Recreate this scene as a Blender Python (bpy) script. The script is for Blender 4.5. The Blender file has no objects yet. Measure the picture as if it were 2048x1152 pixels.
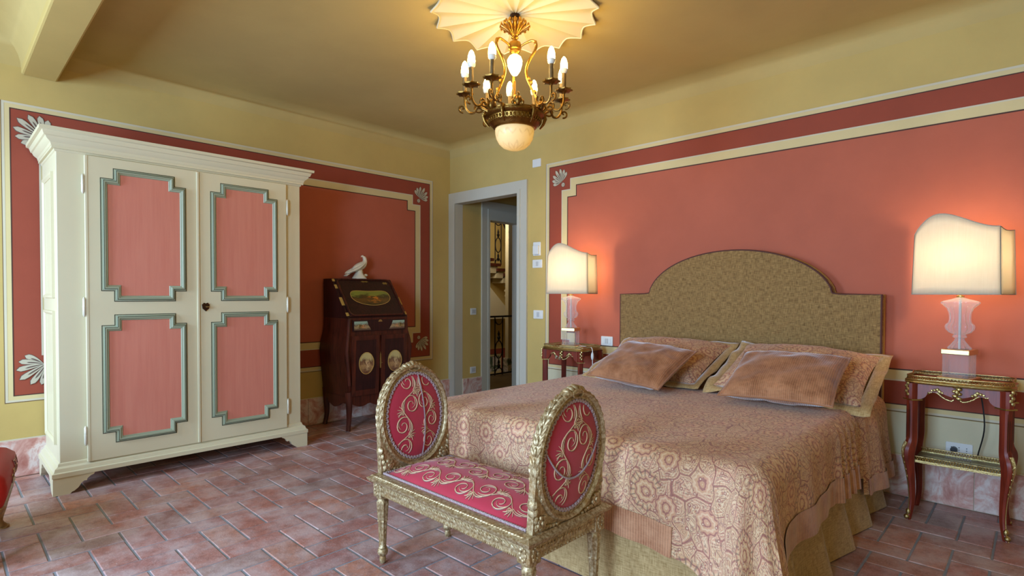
import bpy, bmesh, math, random
from math import sin, cos, pi, sqrt, atan2, radians as RAD
from mathutils import Matrix, Vector, noise
random.seed(7)
SC = bpy.context.scene
COL = SC.collection

# ------------------------------------------------------------------ camera, world, daylight, exposure
def make_camera():
    yaw, pitch, roll, f, ppy = 0.76329, -0.01998, 0.00317, 1103.83, 34.644
    fw = Vector((-sin(yaw)*cos(pitch), cos(yaw)*cos(pitch), sin(pitch)))
    r = fw.cross(Vector((0, 0, 1))).normalized(); u = r.cross(fw)
    r2 = cos(roll)*r + sin(roll)*u; u2 = -sin(roll)*r + cos(roll)*u
    cd = bpy.data.cameras.new('camera'); o = bpy.data.objects.new('camera', cd); COL.objects.link(o)
    cd.sensor_fit = 'HORIZONTAL'; cd.sensor_width = 36.0; cd.lens = f/2048*36; cd.shift_y = ppy/2048
    cd.clip_start = 0.02; cd.clip_end = 100
    m = Matrix((r2, u2, -fw)).transposed().to_4x4(); m.translation = (0, 0, 1.2)
    o.matrix_world = m; SC.camera = o
make_camera()
W = bpy.data.worlds.new('world'); SC.world = W; W.use_nodes = True
W.node_tree.nodes['Background'].inputs[0].default_value = (0.55, 0.72, 1.0, 1)
W.node_tree.nodes['Background'].inputs[1].default_value = 0.6
def area(name, loc, rot, sx, sy, power, col):
    d = bpy.data.lights.new(name, 'AREA'); d.shape = 'RECTANGLE'; d.size = sx; d.size_y = sy; d.energy = power; d.color = col
    o = bpy.data.objects.new(name, d); COL.objects.link(o); o.location = loc; o.rotation_euler = rot; return o
# daylight entering by the two windows of the wall behind the camera
YB = -2.6
area('daylight_window', (-3.55, YB+0.45, 1.55), (RAD(62), 0, 0), 1.1, 1.8, 172, (0.46, 0.69, 1.0))
area('daylight_window', (-0.75, YB+0.45, 1.55), (RAD(62), 0, 0), 1.1, 1.8, 182, (0.46, 0.69, 1.0))
area('stair_fill', (-6.15, 5.5, 2.5), (RAD(75), 0, RAD(40)), 0.6, 0.9, 20, (1.0, 0.9, 0.72))  # added fill to brighten the stair underside
vs = SC.view_settings
vs.view_transform = 'Standard'; vs.look = 'None'; vs.gamma = 1.0; vs.use_curve_mapping = False
vs.exposure = 0.24
SC.display_settings.display_device = 'sRGB'

# ------------------------------------------------------------------ materials
def lin(c): return tuple(((x/255)/12.92 if x/255 <= 0.04045 else ((x/255+0.055)/1.055)**2.4) for x in c[:3]) + (1.0,)
class NT:
    def __init__(s, name):
        s.m = bpy.data.materials.new(name); s.m.use_nodes = True; s.t = s.m.node_tree
        s.p = s.t.nodes['Principled BSDF']; s.out = s.t.nodes['Material Output']
    def n(s, typ, ins=None, **props):
        x = s.t.nodes.new(typ)
        for k, v in props.items(): setattr(x, k, v)
        for k, v in (ins or {}).items(): s.set(x.inputs[k], v)
        return x
    def set(s, sock, v):
        if hasattr(v, 'outputs'): v = v.outputs[0]
        if isinstance(v, bpy.types.NodeSocket): s.t.links.new(v, sock)
        else: sock.default_value = v
    def math(s, op, a, b=0.0, c=0.0, clamp=False):
        return s.n('ShaderNodeMath', {0: a, 1: b, 2: c}, operation=op, use_clamp=clamp).outputs[0]
    def vmath(s, op, a, b=(0, 0, 0)):
        x = s.n('ShaderNodeVectorMath', {0: a, 1: b}, operation=op)
        return x.outputs['Value'] if op in ('LENGTH', 'DOT_PRODUCT', 'DISTANCE') else x.outputs[0]
    def scale(s, a, k):
        x = s.n('ShaderNodeVectorMath', {0: a, 'Scale': k}, operation='SCALE'); return x.outputs[0]
    def mix(s, f, a, b):
        x = s.n('ShaderNodeMix', data_type='RGBA'); s.set(x.inputs[0], f); s.set(x.inputs[6], a); s.set(x.inputs[7], b); return x.outputs[2]
    def ramp(s, f, stops, interp='LINEAR'):
        x = s.n('ShaderNodeValToRGB', {0: f}); cr = x.color_ramp; cr.interpolation = interp
        while len(cr.elements) < len(stops): cr.elements.new(0.5)
        for e, (p, c) in zip(cr.elements, stops): e.position = p; e.color = c if len(c) == 4 else (*c, 1)
        return x.outputs[0]
    def step(s, f, a, b):
        x = s.n('ShaderNodeMapRange', {0: f, 1: a, 2: b, 3: 0.0, 4: 1.0}, interpolation_type='SMOOTHSTEP'); return x.outputs[0]
    def noise(s, vec, scale, detail=3.0, rough=0.5, dist=0.0):
        return s.n('ShaderNodeTexNoise', {'Vector': vec, 'Scale': scale, 'Detail': detail, 'Roughness': rough, 'Distortion': dist}).outputs
    def bump(s, h, strength, dist=0.01):
        b = s.n('ShaderNodeBump', {'Height': h, 'Strength': strength, 'Distance': dist}); s.set(s.p.inputs['Normal'], b)
    def obj(s): return s.n('ShaderNodeTexCoord').outputs['Object']
    def uv(s): return s.n('ShaderNodeTexCoord').outputs['UV']
def simple(name, c, rough=0.5, metal=0.0, var=0.08, scale=6.0, bump=0.0, bscale=60.0, coat=0.0, c2=None, spec=0.5):
    t = NT(name); v = t.obj(); a = lin(c); b = lin(c2) if c2 else tuple(x*(1-var*2) for x in a[:3])+(1,)
    nz = t.noise(v, scale, 4.0, 0.6)
    t.set(t.p.inputs['Base Color'], t.mix(nz[0], a, b))
    t.p.inputs['Roughness'].default_value = rough; t.p.inputs['Metallic'].default_value = metal
    t.p.inputs['Coat Weight'].default_value = coat; t.p.inputs['Specular IOR Level'].default_value = spec
    if bump: t.bump(t.noise(v, bscale, 3.0)[0], bump, 0.004)
    return t.m
MT = {}
def plaster(name, c, var=0.05):
    t = NT(name); v = t.obj(); a = lin(c); b = tuple(x*(1-var*2.2) for x in a[:3])+(1,)
    n1 = t.noise(v, 1.3, 6.0, 0.62)[0]
    t.set(t.p.inputs['Base Color'], t.mix(t.step(n1, 0.3, 0.72), a, b)); t.p.inputs['Roughness'].default_value = 0.78
    t.p.inputs['Specular IOR Level'].default_value = 0.25
    t.bump(t.noise(v, 190.0, 3.0)[0], 0.10, 0.002); return t.m
MT['wall'] = plaster('ochre_plaster', (198, 170, 102))
MT['ceil'] = plaster('ceiling_plaster', (194, 168, 106))
MT['red'] = plaster('brick_red_paint', (182, 98, 74), 0.06)
MT['red_edge'] = plaster('dark_red_paint', (152, 72, 52), 0.06)
MT['band'] = plaster('cream_band_paint', (214, 194, 142))
MT['white_line'] = plaster('white_line_paint', (208, 197, 170))
MT['brown_line'] = simple('brown_line_paint', (112, 88, 58), 0.8)
MT['dark_line'] = simple('dark_line_paint', (74, 44, 34), 0.8)
MT['daylit_wall'] = plaster('pale_daylight_paint', (208, 198, 164))
MT['leaf_light'] = simple('palmette_light', (196, 186, 160), 0.8)
MT['leaf_dark'] = simple('palmette_dark', (104, 84, 74), 0.8)
MT['doorframe'] = simple('grey_white_door_paint', (196, 190, 172), 0.5, var=0.04)
MT['plug_white'] = simple('white_plastic', (220, 220, 215), 0.35, var=0.01)
MT['plug_grey'] = simple('grey_plastic', (190, 190, 188), 0.4, var=0.01)
MT['black'] = simple('black_plastic', (22, 22, 24), 0.45)
MT['wardrobe'] = simple('cream_lacquer', (214, 202, 166), 0.42, var=0.05, scale=2.0)
MT['hinge'] = simple('painted_hinge', (222, 214, 190), 0.35, metal=0.2)
MT['iron'] = simple('wrought_iron', (40, 34, 32), 0.5, metal=0.6)
MT['bronze_dark'] = simple('dark_bronze', (74, 48, 30), 0.38, metal=0.8)
MT['brass'] = simple('chandelier_brass', (218, 164, 74), 0.28, metal=1.0, var=0.25, scale=30, bump=0.35, bscale=140)
MT['brass_old'] = simple('aged_bronze', (164, 124, 62), 0.32, metal=1.0, var=0.3, scale=30, bump=0.5, bscale=120)
MT['gilt_mount'] = simple('gilt_bronze_mount', (206, 182, 122), 0.32, metal=1.0, var=0.2, scale=60, bump=0.5, bscale=220)
MT['plaster_rose'] = simple('white_plaster', (212, 200, 168), 0.7, var=0.03)
MT['sleeve'] = simple('candle_sleeve', (142, 116, 74), 0.5, metal=0.5, var=0.35, scale=40)
MT['socket'] = simple('bulb_collar', (226, 222, 208), 0.4, var=0.02)
MT['mahogany'] = None
MT['porcelain'] = simple('ivory_porcelain', (232, 224, 200), 0.3, var=0.05, coat=0.3)
def emis(name, c, strength):
    t = NT(name); t.p.inputs['Base Color'].default_value = lin(c)
    t.p.inputs['Emission Color'].default_value = lin(c); t.p.inputs['Emission Strength'].default_value = strength; return t.m
MT['bulb'] = emis('lit_bulb', (255, 220, 137), 54.0)
MT['bulb_center'] = emis('lit_flame_bulb', (255, 224, 150), 18.0)
MT['bulb_lamp'] = emis('lit_lamp_bulb', (255, 234, 198), 84.0)
def wood(name, c1, c2, rough=0.42, coat=0.12, axis=2, sc=9.0):
    t = NT(name); v = t.obj()
    s = [60.0, 60.0, 60.0]; s[axis] = 3.0
    mp = t.n('ShaderNodeMapping', {'Vector': v, 'Scale': tuple(s)})
    n1 = t.noise(mp, 1.0, 4.0, 0.6, 0.4)[0]; n2 = t.noise(v, sc, 3.0)[0]
    f = t.math('ADD', t.math('MULTIPLY', n1, 0.7), t.math('MULTIPLY', n2, 0.3))
    t.set(t.p.inputs['Base Color'], t.ramp(f, [(0.3, lin(c1)), (0.68, lin(c2))]))
    t.p.inputs['Roughness'].default_value = rough; t.p.inputs['Coat Weight'].default_value = coat*0.5; t.p.inputs['Coat Roughness'].default_value = 0.25; t.p.inputs['Specular IOR Level'].default_value = 0.3
    return t.m
MT['mahogany'] = wood('red_mahogany', (78, 22, 14), (140, 52, 30))
MT['rosewood'] = wood('dark_rosewood', (40, 16, 12), (96, 42, 26), 0.42, 0.15)
MT['rosewood_dark'] = wood('dark_veneer', (30, 14, 14), (62, 28, 24), 0.4, 0.15)
MT['inlay'] = simple('golden_inlay', (206, 164, 84), 0.4, var=0.15, scale=40)
MT['chairwood'] = wood('carved_walnut', (110, 74, 36), (176, 134, 78), 0.45, 0.2)
def gilt():
    t = NT('aged_gilt_wood'); v = t.obj(); n1 = t.noise(v, 85.0, 5.0, 0.65)[0]; n2 = t.noise(v, 14.0, 4.0)[0]
    c = t.ramp(n1, [(0.26, lin((98, 70, 42))), (0.46, lin((156, 130, 90))), (0.70, lin((206, 190, 154)))])
    c = t.mix(t.math('MULTIPLY', t.step(n2, 0.55, 0.75), 0.5), c, lin((158, 112, 50)))
    t.set(t.p.inputs['Base Color'], c); t.p.inputs['Metallic'].default_value = 0.5; t.p.inputs['Roughness'].default_value = 0.42
    t.bump(n1, 0.35, 0.004); return t.m
MT['gilt'] = gilt()
def tile_mat(name, attr):
    t = NT(name)
    if attr: rnd = t.n('ShaderNodeAttribute', attribute_name='rnd').outputs['Fac']
    else: rnd = t.n('ShaderNodeObjectInfo').outputs['Random']
    geo = t.n('ShaderNodeNewGeometry').outputs['Position']
    base = t.ramp(rnd, [(0.0, lin((140, 100, 92))), (0.22, lin((160, 102, 88))), (0.45, lin((174, 110, 92))), (0.62, lin((154, 106, 100))), (0.8, lin((186, 122, 96))), (1.0, lin((138, 112, 104)))])
    n1 = t.noise(geo, 5.0, 6.0, 0.65)[0]; n2 = t.noise(geo, 26.0, 6.0, 0.7)[0]; n3 = t.noise(geo, 130.0, 4.0, 0.7)[0]
    c = t.mix(t.math('MULTIPLY', t.step(n2, 0.42, 0.68), 0.5), base, lin((106, 64, 58)))
    c = t.mix(t.math('MULTIPLY', t.step(n1, 0.36, 0.68), 0.62), c, lin((198, 178, 174)))
    c = t.mix(t.math('MULTIPLY', t.step(n3, 0.55, 0.70), 0.5), c, lin((214, 198, 192)))
    t.set(t.p.inputs['Base Color'], c)
    t.set(t.p.inputs['Roughness'], t.math('ADD', t.math('MULTIPLY', n2, 0.3), 0.27)); t.p.inputs['Specular IOR Level'].default_value = 0.55
    t.bump(t.math('ADD', t.math('MULTIPLY', n2, 1.0), t.math('MULTIPLY', n3, 0.35)), 0.35, 0.006); return t.m
MT['tile'] = tile_mat('terracotta_tile', False); MT['tile_a'] = tile_mat('terracotta_tile_far', True)
MT['grout'] = simple('grey_grout', (150, 152, 156), 0.85, var=0.25, scale=14)
def marble(name, base, vein, warm):
    t = NT(name); v = t.n('ShaderNodeNewGeometry').outputs['Position']; rnd = t.n('ShaderNodeObjectInfo').outputs['Random']
    off = t.n('ShaderNodeCombineXYZ', {0: t.math('MULTIPLY', rnd, 37.0), 1: t.math('MULTIPLY', rnd, 11.0), 2: 0.0})
    v2 = t.vmath('ADD', v, off.outputs[0]); n1 = t.noise(v2, 5.0, 7.0, 0.62, 1.6)[0]; n2 = t.noise(v2, 11.0, 5.0, 0.6, 0.6)[0]
    c = t.ramp(n1, [(0.32, lin(vein)), (0.46, lin(base)), (0.56, lin((222, 206, 196))), (0.68, lin(warm))])
    c = t.mix(t.math('MULTIPLY', t.step(n2, 0.5, 0.7), 0.5), c, lin(vein))
    t.set(t.p.inputs['Base Color'], c); t.p.inputs['Roughness'].default_value = 0.35; return t.m
MT['marble'] = marble('pink_marble', (206, 160, 146), (172, 108, 94), (196, 140, 126))
MT['marble_green'] = marble('green_marble', (92, 110, 84), (60, 74, 56), (120, 128, 100))
def fabric(name, c1, c2, scale, rough=0.9, sheen=0.4, rib=0.0, ribscale=90.0, ribaxis=0, bump=0.3, wv=0.4):
    t = NT(name); u = t.uv(); n1 = t.noise(u, scale, 5.0, 0.7)[0]
    mp = t.n('ShaderNodeMapping', {'Vector': u, 'Scale': (260, 26, 1)}); wx = t.noise(mp, 1.0, 2.0)[0]
    mp2 = t.n('ShaderNodeMapping', {'Vector': u, 'Scale': (26, 260, 1)}); wy = t.noise(mp2, 1.0, 2.0)[0]
    f = t.math('ADD', t.math('MULTIPLY', n1, 1-2*wv), t.math('MULTIPLY', t.math('ADD', wx, wy), wv))
    c = t.ramp(f, [(0.38, lin(c1)), (0.60, lin(c2))]); h = f
    if rib:
        sp = t.n('ShaderNodeSeparateXYZ', {0: u}); w = t.math('SINE', t.math('MULTIPLY', sp.outputs[ribaxis], ribscale*2*pi))
        c = t.mix(t.math('MULTIPLY', t.step(w, -0.6, 0.7), rib), c, tuple(min(1, x*1.7) for x in lin(c2)[:3])+(1,)); h = t.math('ADD', f, t.math('MULTIPLY', w, 0.5))
    t.set(t.p.inputs['Base Color'], c); t.p.inputs['Roughness'].default_value = rough
    t.p.inputs['Sheen Weight'].default_value = sheen; t.p.inputs['Sheen Roughness'].default_value = 0.35; t.p.inputs['Specular IOR Level'].default_value = 0.2
    t.bump(h, bump, 0.003); return t.m
MT['chenille'] = fabric('olive_gold_chenille', (104, 76, 42), (162, 128, 80), 30)
MT['skirt'] = fabric('gold_linen_skirt', (146, 116, 72), (190, 160, 112), 20)
MT['flange'] = fabric('gold_flange_cloth', (156, 120, 70), (200, 166, 114), 20)
MT['velvet'] = fabric('rust_ribbed_velvet', (124, 76, 46), (168, 114, 78), 9, 0.8, 0.7, 0.18, 100.0, 0, wv=0.12)
MT['corduroy'] = fabric('dusty_rose_corduroy', (146, 92, 62), (186, 136, 102), 8, 0.8, 0.6, 0.25, 90.0, 0, wv=0.15)
MT['piping'] = simple('brown_piping', (84, 44, 34), 0.8)
MT['piping_gold'] = simple('gold_piping', (186, 138, 70), 0.8)
def paisley(name, sc=1.0):
    t = NT(name); u0 = t.uv()
    wz = t.noise(u0, 6.0*sc, 2.0, 0.5); wn = t.scale(t.vmath('SUBTRACT', wz[1], (0.5, 0.5, 0.5)), 0.045/sc)
    u = t.vmath('ADD', u0, wn)
    def cells(vec, scale, petals, rings, amp):
        vo = t.n('ShaderNodeTexVoronoi', {'Vector': vec, 'Scale': scale, 'Randomness': 0.8}, voronoi_dimensions='2D')
        d = t.vmath('SUBTRACT', t.scale(vec, scale), t.scale(vo.outputs['Position'], scale))
        sp = t.n('ShaderNodeSeparateXYZ', {0: d}); a = t.math('ARCTAN2', sp.outputs[1], sp.outputs[0]); r = vo.outputs['Distance']
        pet = t.math('MULTIPLY', t.math('COSINE', t.math('MULTIPLY', a, petals*2)), amp)
        ph = t.math('MULTIPLY', t.math('ADD', t.math('ADD', r, t.math('MULTIPLY', t.noise(vec, scale*2.2, 2.0)[0], 0.22)), t.math('MULTIPLY', pet, t.step(r, 0.02, 0.25))), rings*2*pi)
        return t.math('SINE', ph), r, a, vo.outputs['Color']
    s1, r1, a1, p1 = cells(u, 4.8*sc, 5.0, 6.0, 0.018)
    s2, r2, a2, p2 = cells(u, 15.0*sc, 3.0, 2.2, 0.12)
    nf = t.noise(u0, 8.5*sc, 3.0, 0.45, 0.3)[0]
    flow = t.math('SINE', t.math('MULTIPLY', nf, 100.0)); nf2 = t.noise(u0, 17.0*sc, 2.0, 0.4)[0]; flow2 = t.math('SINE', t.math('MULTIPLY', nf2, 70.0))
    wz3 = t.noise(u0, 3.2*sc, 2.0, 0.5); u3 = t.vmath('MULTIPLY', t.vmath('ADD', u0, t.scale(t.vmath('SUBTRACT', wz3[1], (0.5, 0.5, 0.5)), 0.30/sc)), (1.75, 1.0, 1.0))
    ed = t.n('ShaderNodeTexVoronoi', {'Vector': u3, 'Scale': 8.0*sc, 'Randomness': 0.9}, voronoi_dimensions='2D', feature='DISTANCE_TO_EDGE').outputs['Distance']
    ring = t.math('SINE', t.math('MULTIPLY', ed, 62.0))
    gold = lin((202, 154, 104)); tan = lin((182, 130, 88)); wine = lin((126, 44, 46)); dark = lin((88, 62, 42)); rose = lin((202, 134, 108)); pale = lin((220, 190, 148))
    big = t.noise(u0, 2.0, 3.0)[0]
    c = t.mix(t.step(big, 0.35, 0.65), gold, tan)
    c = t.mix(t.math('MULTIPLY', t.step(nf, 0.45, 0.62), 0.45), c, rose)
    lim = t.math('ADD', t.math('MULTIPLY', t.n('ShaderNodeSeparateXYZ', {0: p1}).outputs[0], 0.30), 0.20)
    med = t.step(t.math('SUBTRACT', r1, lim), 0.03, -0.03)                                   # inside a medallion
    inv = t.math('SUBTRACT', 1.0, med)
    deep = t.step(ed, 0.10, 0.16)
    c = t.mix(t.math('MULTIPLY', t.math('MULTIPLY', t.step(flow, 0.5, 0.9), t.math('MULTIPLY', inv, deep)), 0.75), c, wine)
    c = t.mix(t.math('MULTIPLY', t.math('MULTIPLY', t.step(flow, -0.45, -0.9), t.math('MULTIPLY', inv, deep)), 0.6), c, pale)
    c = t.mix(t.math('MULTIPLY', t.math('MULTIPLY', t.step(ring, -0.2, -0.85), inv), 0.55), c, pale)
    c = t.mix(t.math('MULTIPLY', t.math('MULTIPLY', t.step(ed, 0.045, 0.02), inv), 0.85), c, wine)
    c = t.mix(t.math('MULTIPLY', t.math('MULTIPLY', t.step(flow2, 0.7, 0.95), inv), 0.55), c, dark)
    c = t.mix(t.math('MULTIPLY', t.math('MULTIPLY', t.step(s1, 0.6, 0.92), med), 0.85), c, wine)
    c = t.mix(t.math('MULTIPLY', t.math('MULTIPLY', t.step(s1, -0.5, -0.9), med), 0.5), c, pale)
    spoke = t.math('SINE', t.math('MULTIPLY', a1, 20.0))
    c = t.mix(t.math('MULTIPLY', t.math('MULTIPLY', t.math('MULTIPLY', t.step(spoke, 0.3, 0.8), t.step(r1, 0.28, 0.33)), med), 0.7), c, dark)
    c = t.mix(t.math('MULTIPLY', t.step(r2, 0.15, 0.09), 0.8), c, wine)
    c = t.mix(t.math('MULTIPLY', t.step(r2, 0.07, 0.03), 0.9), c, pale)
    mp = t.n('ShaderNodeMapping', {'Vector': u0, 'Scale': (320, 60, 1)}); wx = t.noise(mp, 1.0, 2.0)[0]
    c = t.mix(t.math('MULTIPLY', wx, 0.36), c, lin((216, 182, 156)))
    t.set(t.p.inputs['Base Color'], c); t.p.inputs['Roughness'].default_value = 0.7
    t.p.inputs['Sheen Weight'].default_value = 0.18; t.p.inputs['Sheen Roughness'].default_value = 0.38; t.p.inputs['Sheen Tint'].default_value = (1.0, 0.86, 0.80, 1); t.p.inputs['Specular IOR Level'].default_value = 0.4
    t.bump(t.math('ADD', t.math('MULTIPLY', flow, 0.4), t.math('ADD', t.math('MULTIPLY', s2, 0.3), wx)), 0.25, 0.003); return t.m
MT['paisley'] = paisley('paisley_brocade', 1.22); MT['paisley_sham'] = paisley('paisley_sham_brocade', 1.25)
def silk(name, c1, c2):
    t = NT(name); u = t.obj(); n1 = t.noise(u, 5.0, 3.0)[0]; n2 = t.noise(u, 300.0, 2.0)[0]
    t.set(t.p.inputs['Base Color'], t.mix(n1, lin(c1), lin(c2))); t.p.inputs['Roughness'].default_value = 0.46
    t.p.inputs['Sheen Weight'].default_value = 0.15; t.p.inputs['Specular IOR Level'].default_value = 0.3; t.bump(n2, 0.08, 0.001); return t.m
MT['silk'] = silk('crimson_silk', (186, 56, 76), (160, 38, 56))
MT['silk_red'] = silk('brick_red_damask', (184, 48, 40), (158, 36, 32)); MT['silk_red'].node_tree.nodes['Principled BSDF'].inputs['Specular IOR Level'].default_value = 0.08; MT['silk_red'].node_tree.nodes['Principled BSDF'].inputs['Sheen Weight'].default_value = 0.0
MT['thread'] = simple('pale_gold_thread', (226, 192, 150), 0.45, var=0.1, scale=60)
MT['thread_shadow'] = simple('taupe_thread_shadow', (132, 84, 76), 0.5, var=0.1, scale=60)
MT['braid'] = simple('lilac_braid', (190, 164, 164), 0.7, var=0.3, scale=160, bump=0.4, bscale=260)
def glass(name, c, rough, ior=1.45):
    t = NT(name); t.p.inputs['Base Color'].default_value = (*c, 1); t.p.inputs['Transmission Weight'].default_value = 1.0
    t.p.inputs['Roughness'].default_value = rough; t.p.inputs['IOR'].default_value = ior; return t.m
def crystal():
    t = NT('cut_crystal'); t.p.inputs['Base Color'].default_value = (0.95, 0.95, 0.97, 1); t.p.inputs['Roughness'].default_value = 0.06; t.p.inputs['Specular IOR Level'].default_value = 0.9
    lw = t.n('ShaderNodeLayerWeight', {'Blend': 0.32}).outputs['Facing']; tr = t.n('ShaderNodeBsdfTransparent', {0: (0.97, 0.97, 0.98, 1)})
    f = t.math('ADD', t.math('MULTIPLY', t.math('POWER', lw, 1.4), 0.62), 0.10)
    mx = t.n('ShaderNodeMixShader', {0: f, 1: tr.outputs[0], 2: t.p.outputs[0]}); t.t.links.new(mx.outputs[0], t.out.inputs[0]); return t.m
MT['crystal'] = crystal()
MT['smoke_glass'] = glass('shelf_glass', (0.55, 0.62, 0.62), 0.08, 1.2)
def frosted():
    t = NT('frosted_etched_glass'); v = t.obj(); sp = t.n('ShaderNodeSeparateXYZ', {0: v})
    a = t.math('ARCTAN2', sp.outputs[1], sp.outputs[0]); s = t.math('SINE', t.math('MULTIPLY', a, 12.0))
    w = t.math('MULTIPLY', t.math('SINE', t.math('ADD', t.math('MULTIPLY', sp.outputs[2], 90.0), t.math('MULTIPLY', s, 1.2))), t.noise(v, 40.0, 3.0)[0])
    c = t.mix(t.math('MULTIPLY', t.step(w, 0.3, 0.6), 0.4), lin((250, 240, 205)), lin((214, 200, 150)))
    tr = t.n('ShaderNodeBsdfTranslucent', {0: c}); t.set(t.p.inputs['Base Color'], c); t.p.inputs['Roughness'].default_value = 0.25
    mx = t.n('ShaderNodeMixShader', {0: 0.55, 1: t.p.outputs[0], 2: tr.outputs[0]}); t.t.links.new(mx.outputs[0], t.out.inputs[0]); return t.m
MT['frosted'] = frosted()
def shade():
    t = NT('cream_silk_shade'); v = t.obj(); mp = t.n('ShaderNodeMapping', {'Vector': v, 'Scale': (160, 160, 8)}); n1 = t.noise(mp, 1.0, 3.0)[0]
    c = t.mix(n1, lin((242, 232, 206)), lin((226, 212, 180))); t.set(t.p.inputs['Base Color'], c); t.p.inputs['Roughness'].default_value = 0.8
    tr = t.n('ShaderNodeBsdfTranslucent', {0: lin((250, 246, 232))}); mx = t.n('ShaderNodeMixShader', {0: 0.40, 1: t.p.outputs[0], 2: tr.outputs[0]})
    t.t.links.new(mx.outputs[0], t.out.inputs[0]); return t.m
MT['shade'] = shade()
MT['shade_trim'] = simple('grey_shade_trim', (172, 166, 154), 0.7)
MT['brassplain'] = simple('polished_brass', (222, 200, 140), 0.28, metal=1.0, var=0.05)
MT['salmon'] = None
def salmon():
    t = NT('salmon_panel_paint'); v = t.obj(); mp = t.n('ShaderNodeMapping', {'Vector': v, 'Scale': (40, 40, 2.5)}); n1 = t.noise(mp, 1.0, 4.0, 0.6)[0]
    t.set(t.p.inputs['Base Color'], t.mix(t.step(n1, 0.2, 0.85), lin((206, 128, 106)), lin((198, 116, 96)))); t.p.inputs['Roughness'].default_value = 0.55; return t.m
MT['salmon'] = salmon()
MT['sage'] = simple('sage_green_paint', (150, 156, 128), 0.45, var=0.05)
MT['sage_dark'] = simple('dark_sage_line', (62, 66, 52), 0.5)
def painting(name, sky, mid, dark, warm, sc):
    t = NT(name); g = t.n('ShaderNodeTexCoord').outputs['Generated']; sp = t.n('ShaderNodeSeparateXYZ', {0: g})
    n1 = t.noise(g, sc, 5.0, 0.65)[0]; n2 = t.noise(g, sc*1.9, 4.0, 0.6)[0]
    h = t.math('ADD', sp.outputs[2], t.math('MULTIPLY', t.math('SUBTRACT', n1, 0.5), 0.9))
    c = t.ramp(h, [(0.1, lin(dark)), (0.36, lin(mid)), (0.58, lin(dark)), (0.78, lin(sky))])
    dx = t.math('SUBTRACT', sp.outputs[1], 0.55); dz = t.math('SUBTRACT', sp.outputs[2], 0.42)
    rr = t.math('ADD', t.math('MULTIPLY', dx, t.math('MULTIPLY', dx, 14.0)), t.math('MULTIPLY', dz, t.math('MULTIPLY', dz, 7.0)))
    k = t.math('MULTIPLY', t.step(rr, 0.6, 0.1), t.step(n2, 0.42, 0.6))
    c = t.mix(k, c, lin(warm)); t.set(t.p.inputs['Base Color'], c); t.p.inputs['Roughness'].default_value = 0.3; t.p.inputs['Coat Weight'].default_value = 0.4; return t.m
MT['paint_fall'] = painting('pastoral_painting', (128, 134, 52), (104, 70, 26), (60, 44, 18), (214, 126, 34), 4.0)
MT['paint_drawer'] = painting('landscape_strip_painting', (150, 174, 150), (172, 146, 100), (104, 80, 60), (196, 140, 90), 5.0)
MT['paint_oval'] = painting('oval_landscape_painting', (196, 180, 120), (176, 138, 88), (110, 70, 50), (210, 176, 128), 4.0)

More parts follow.
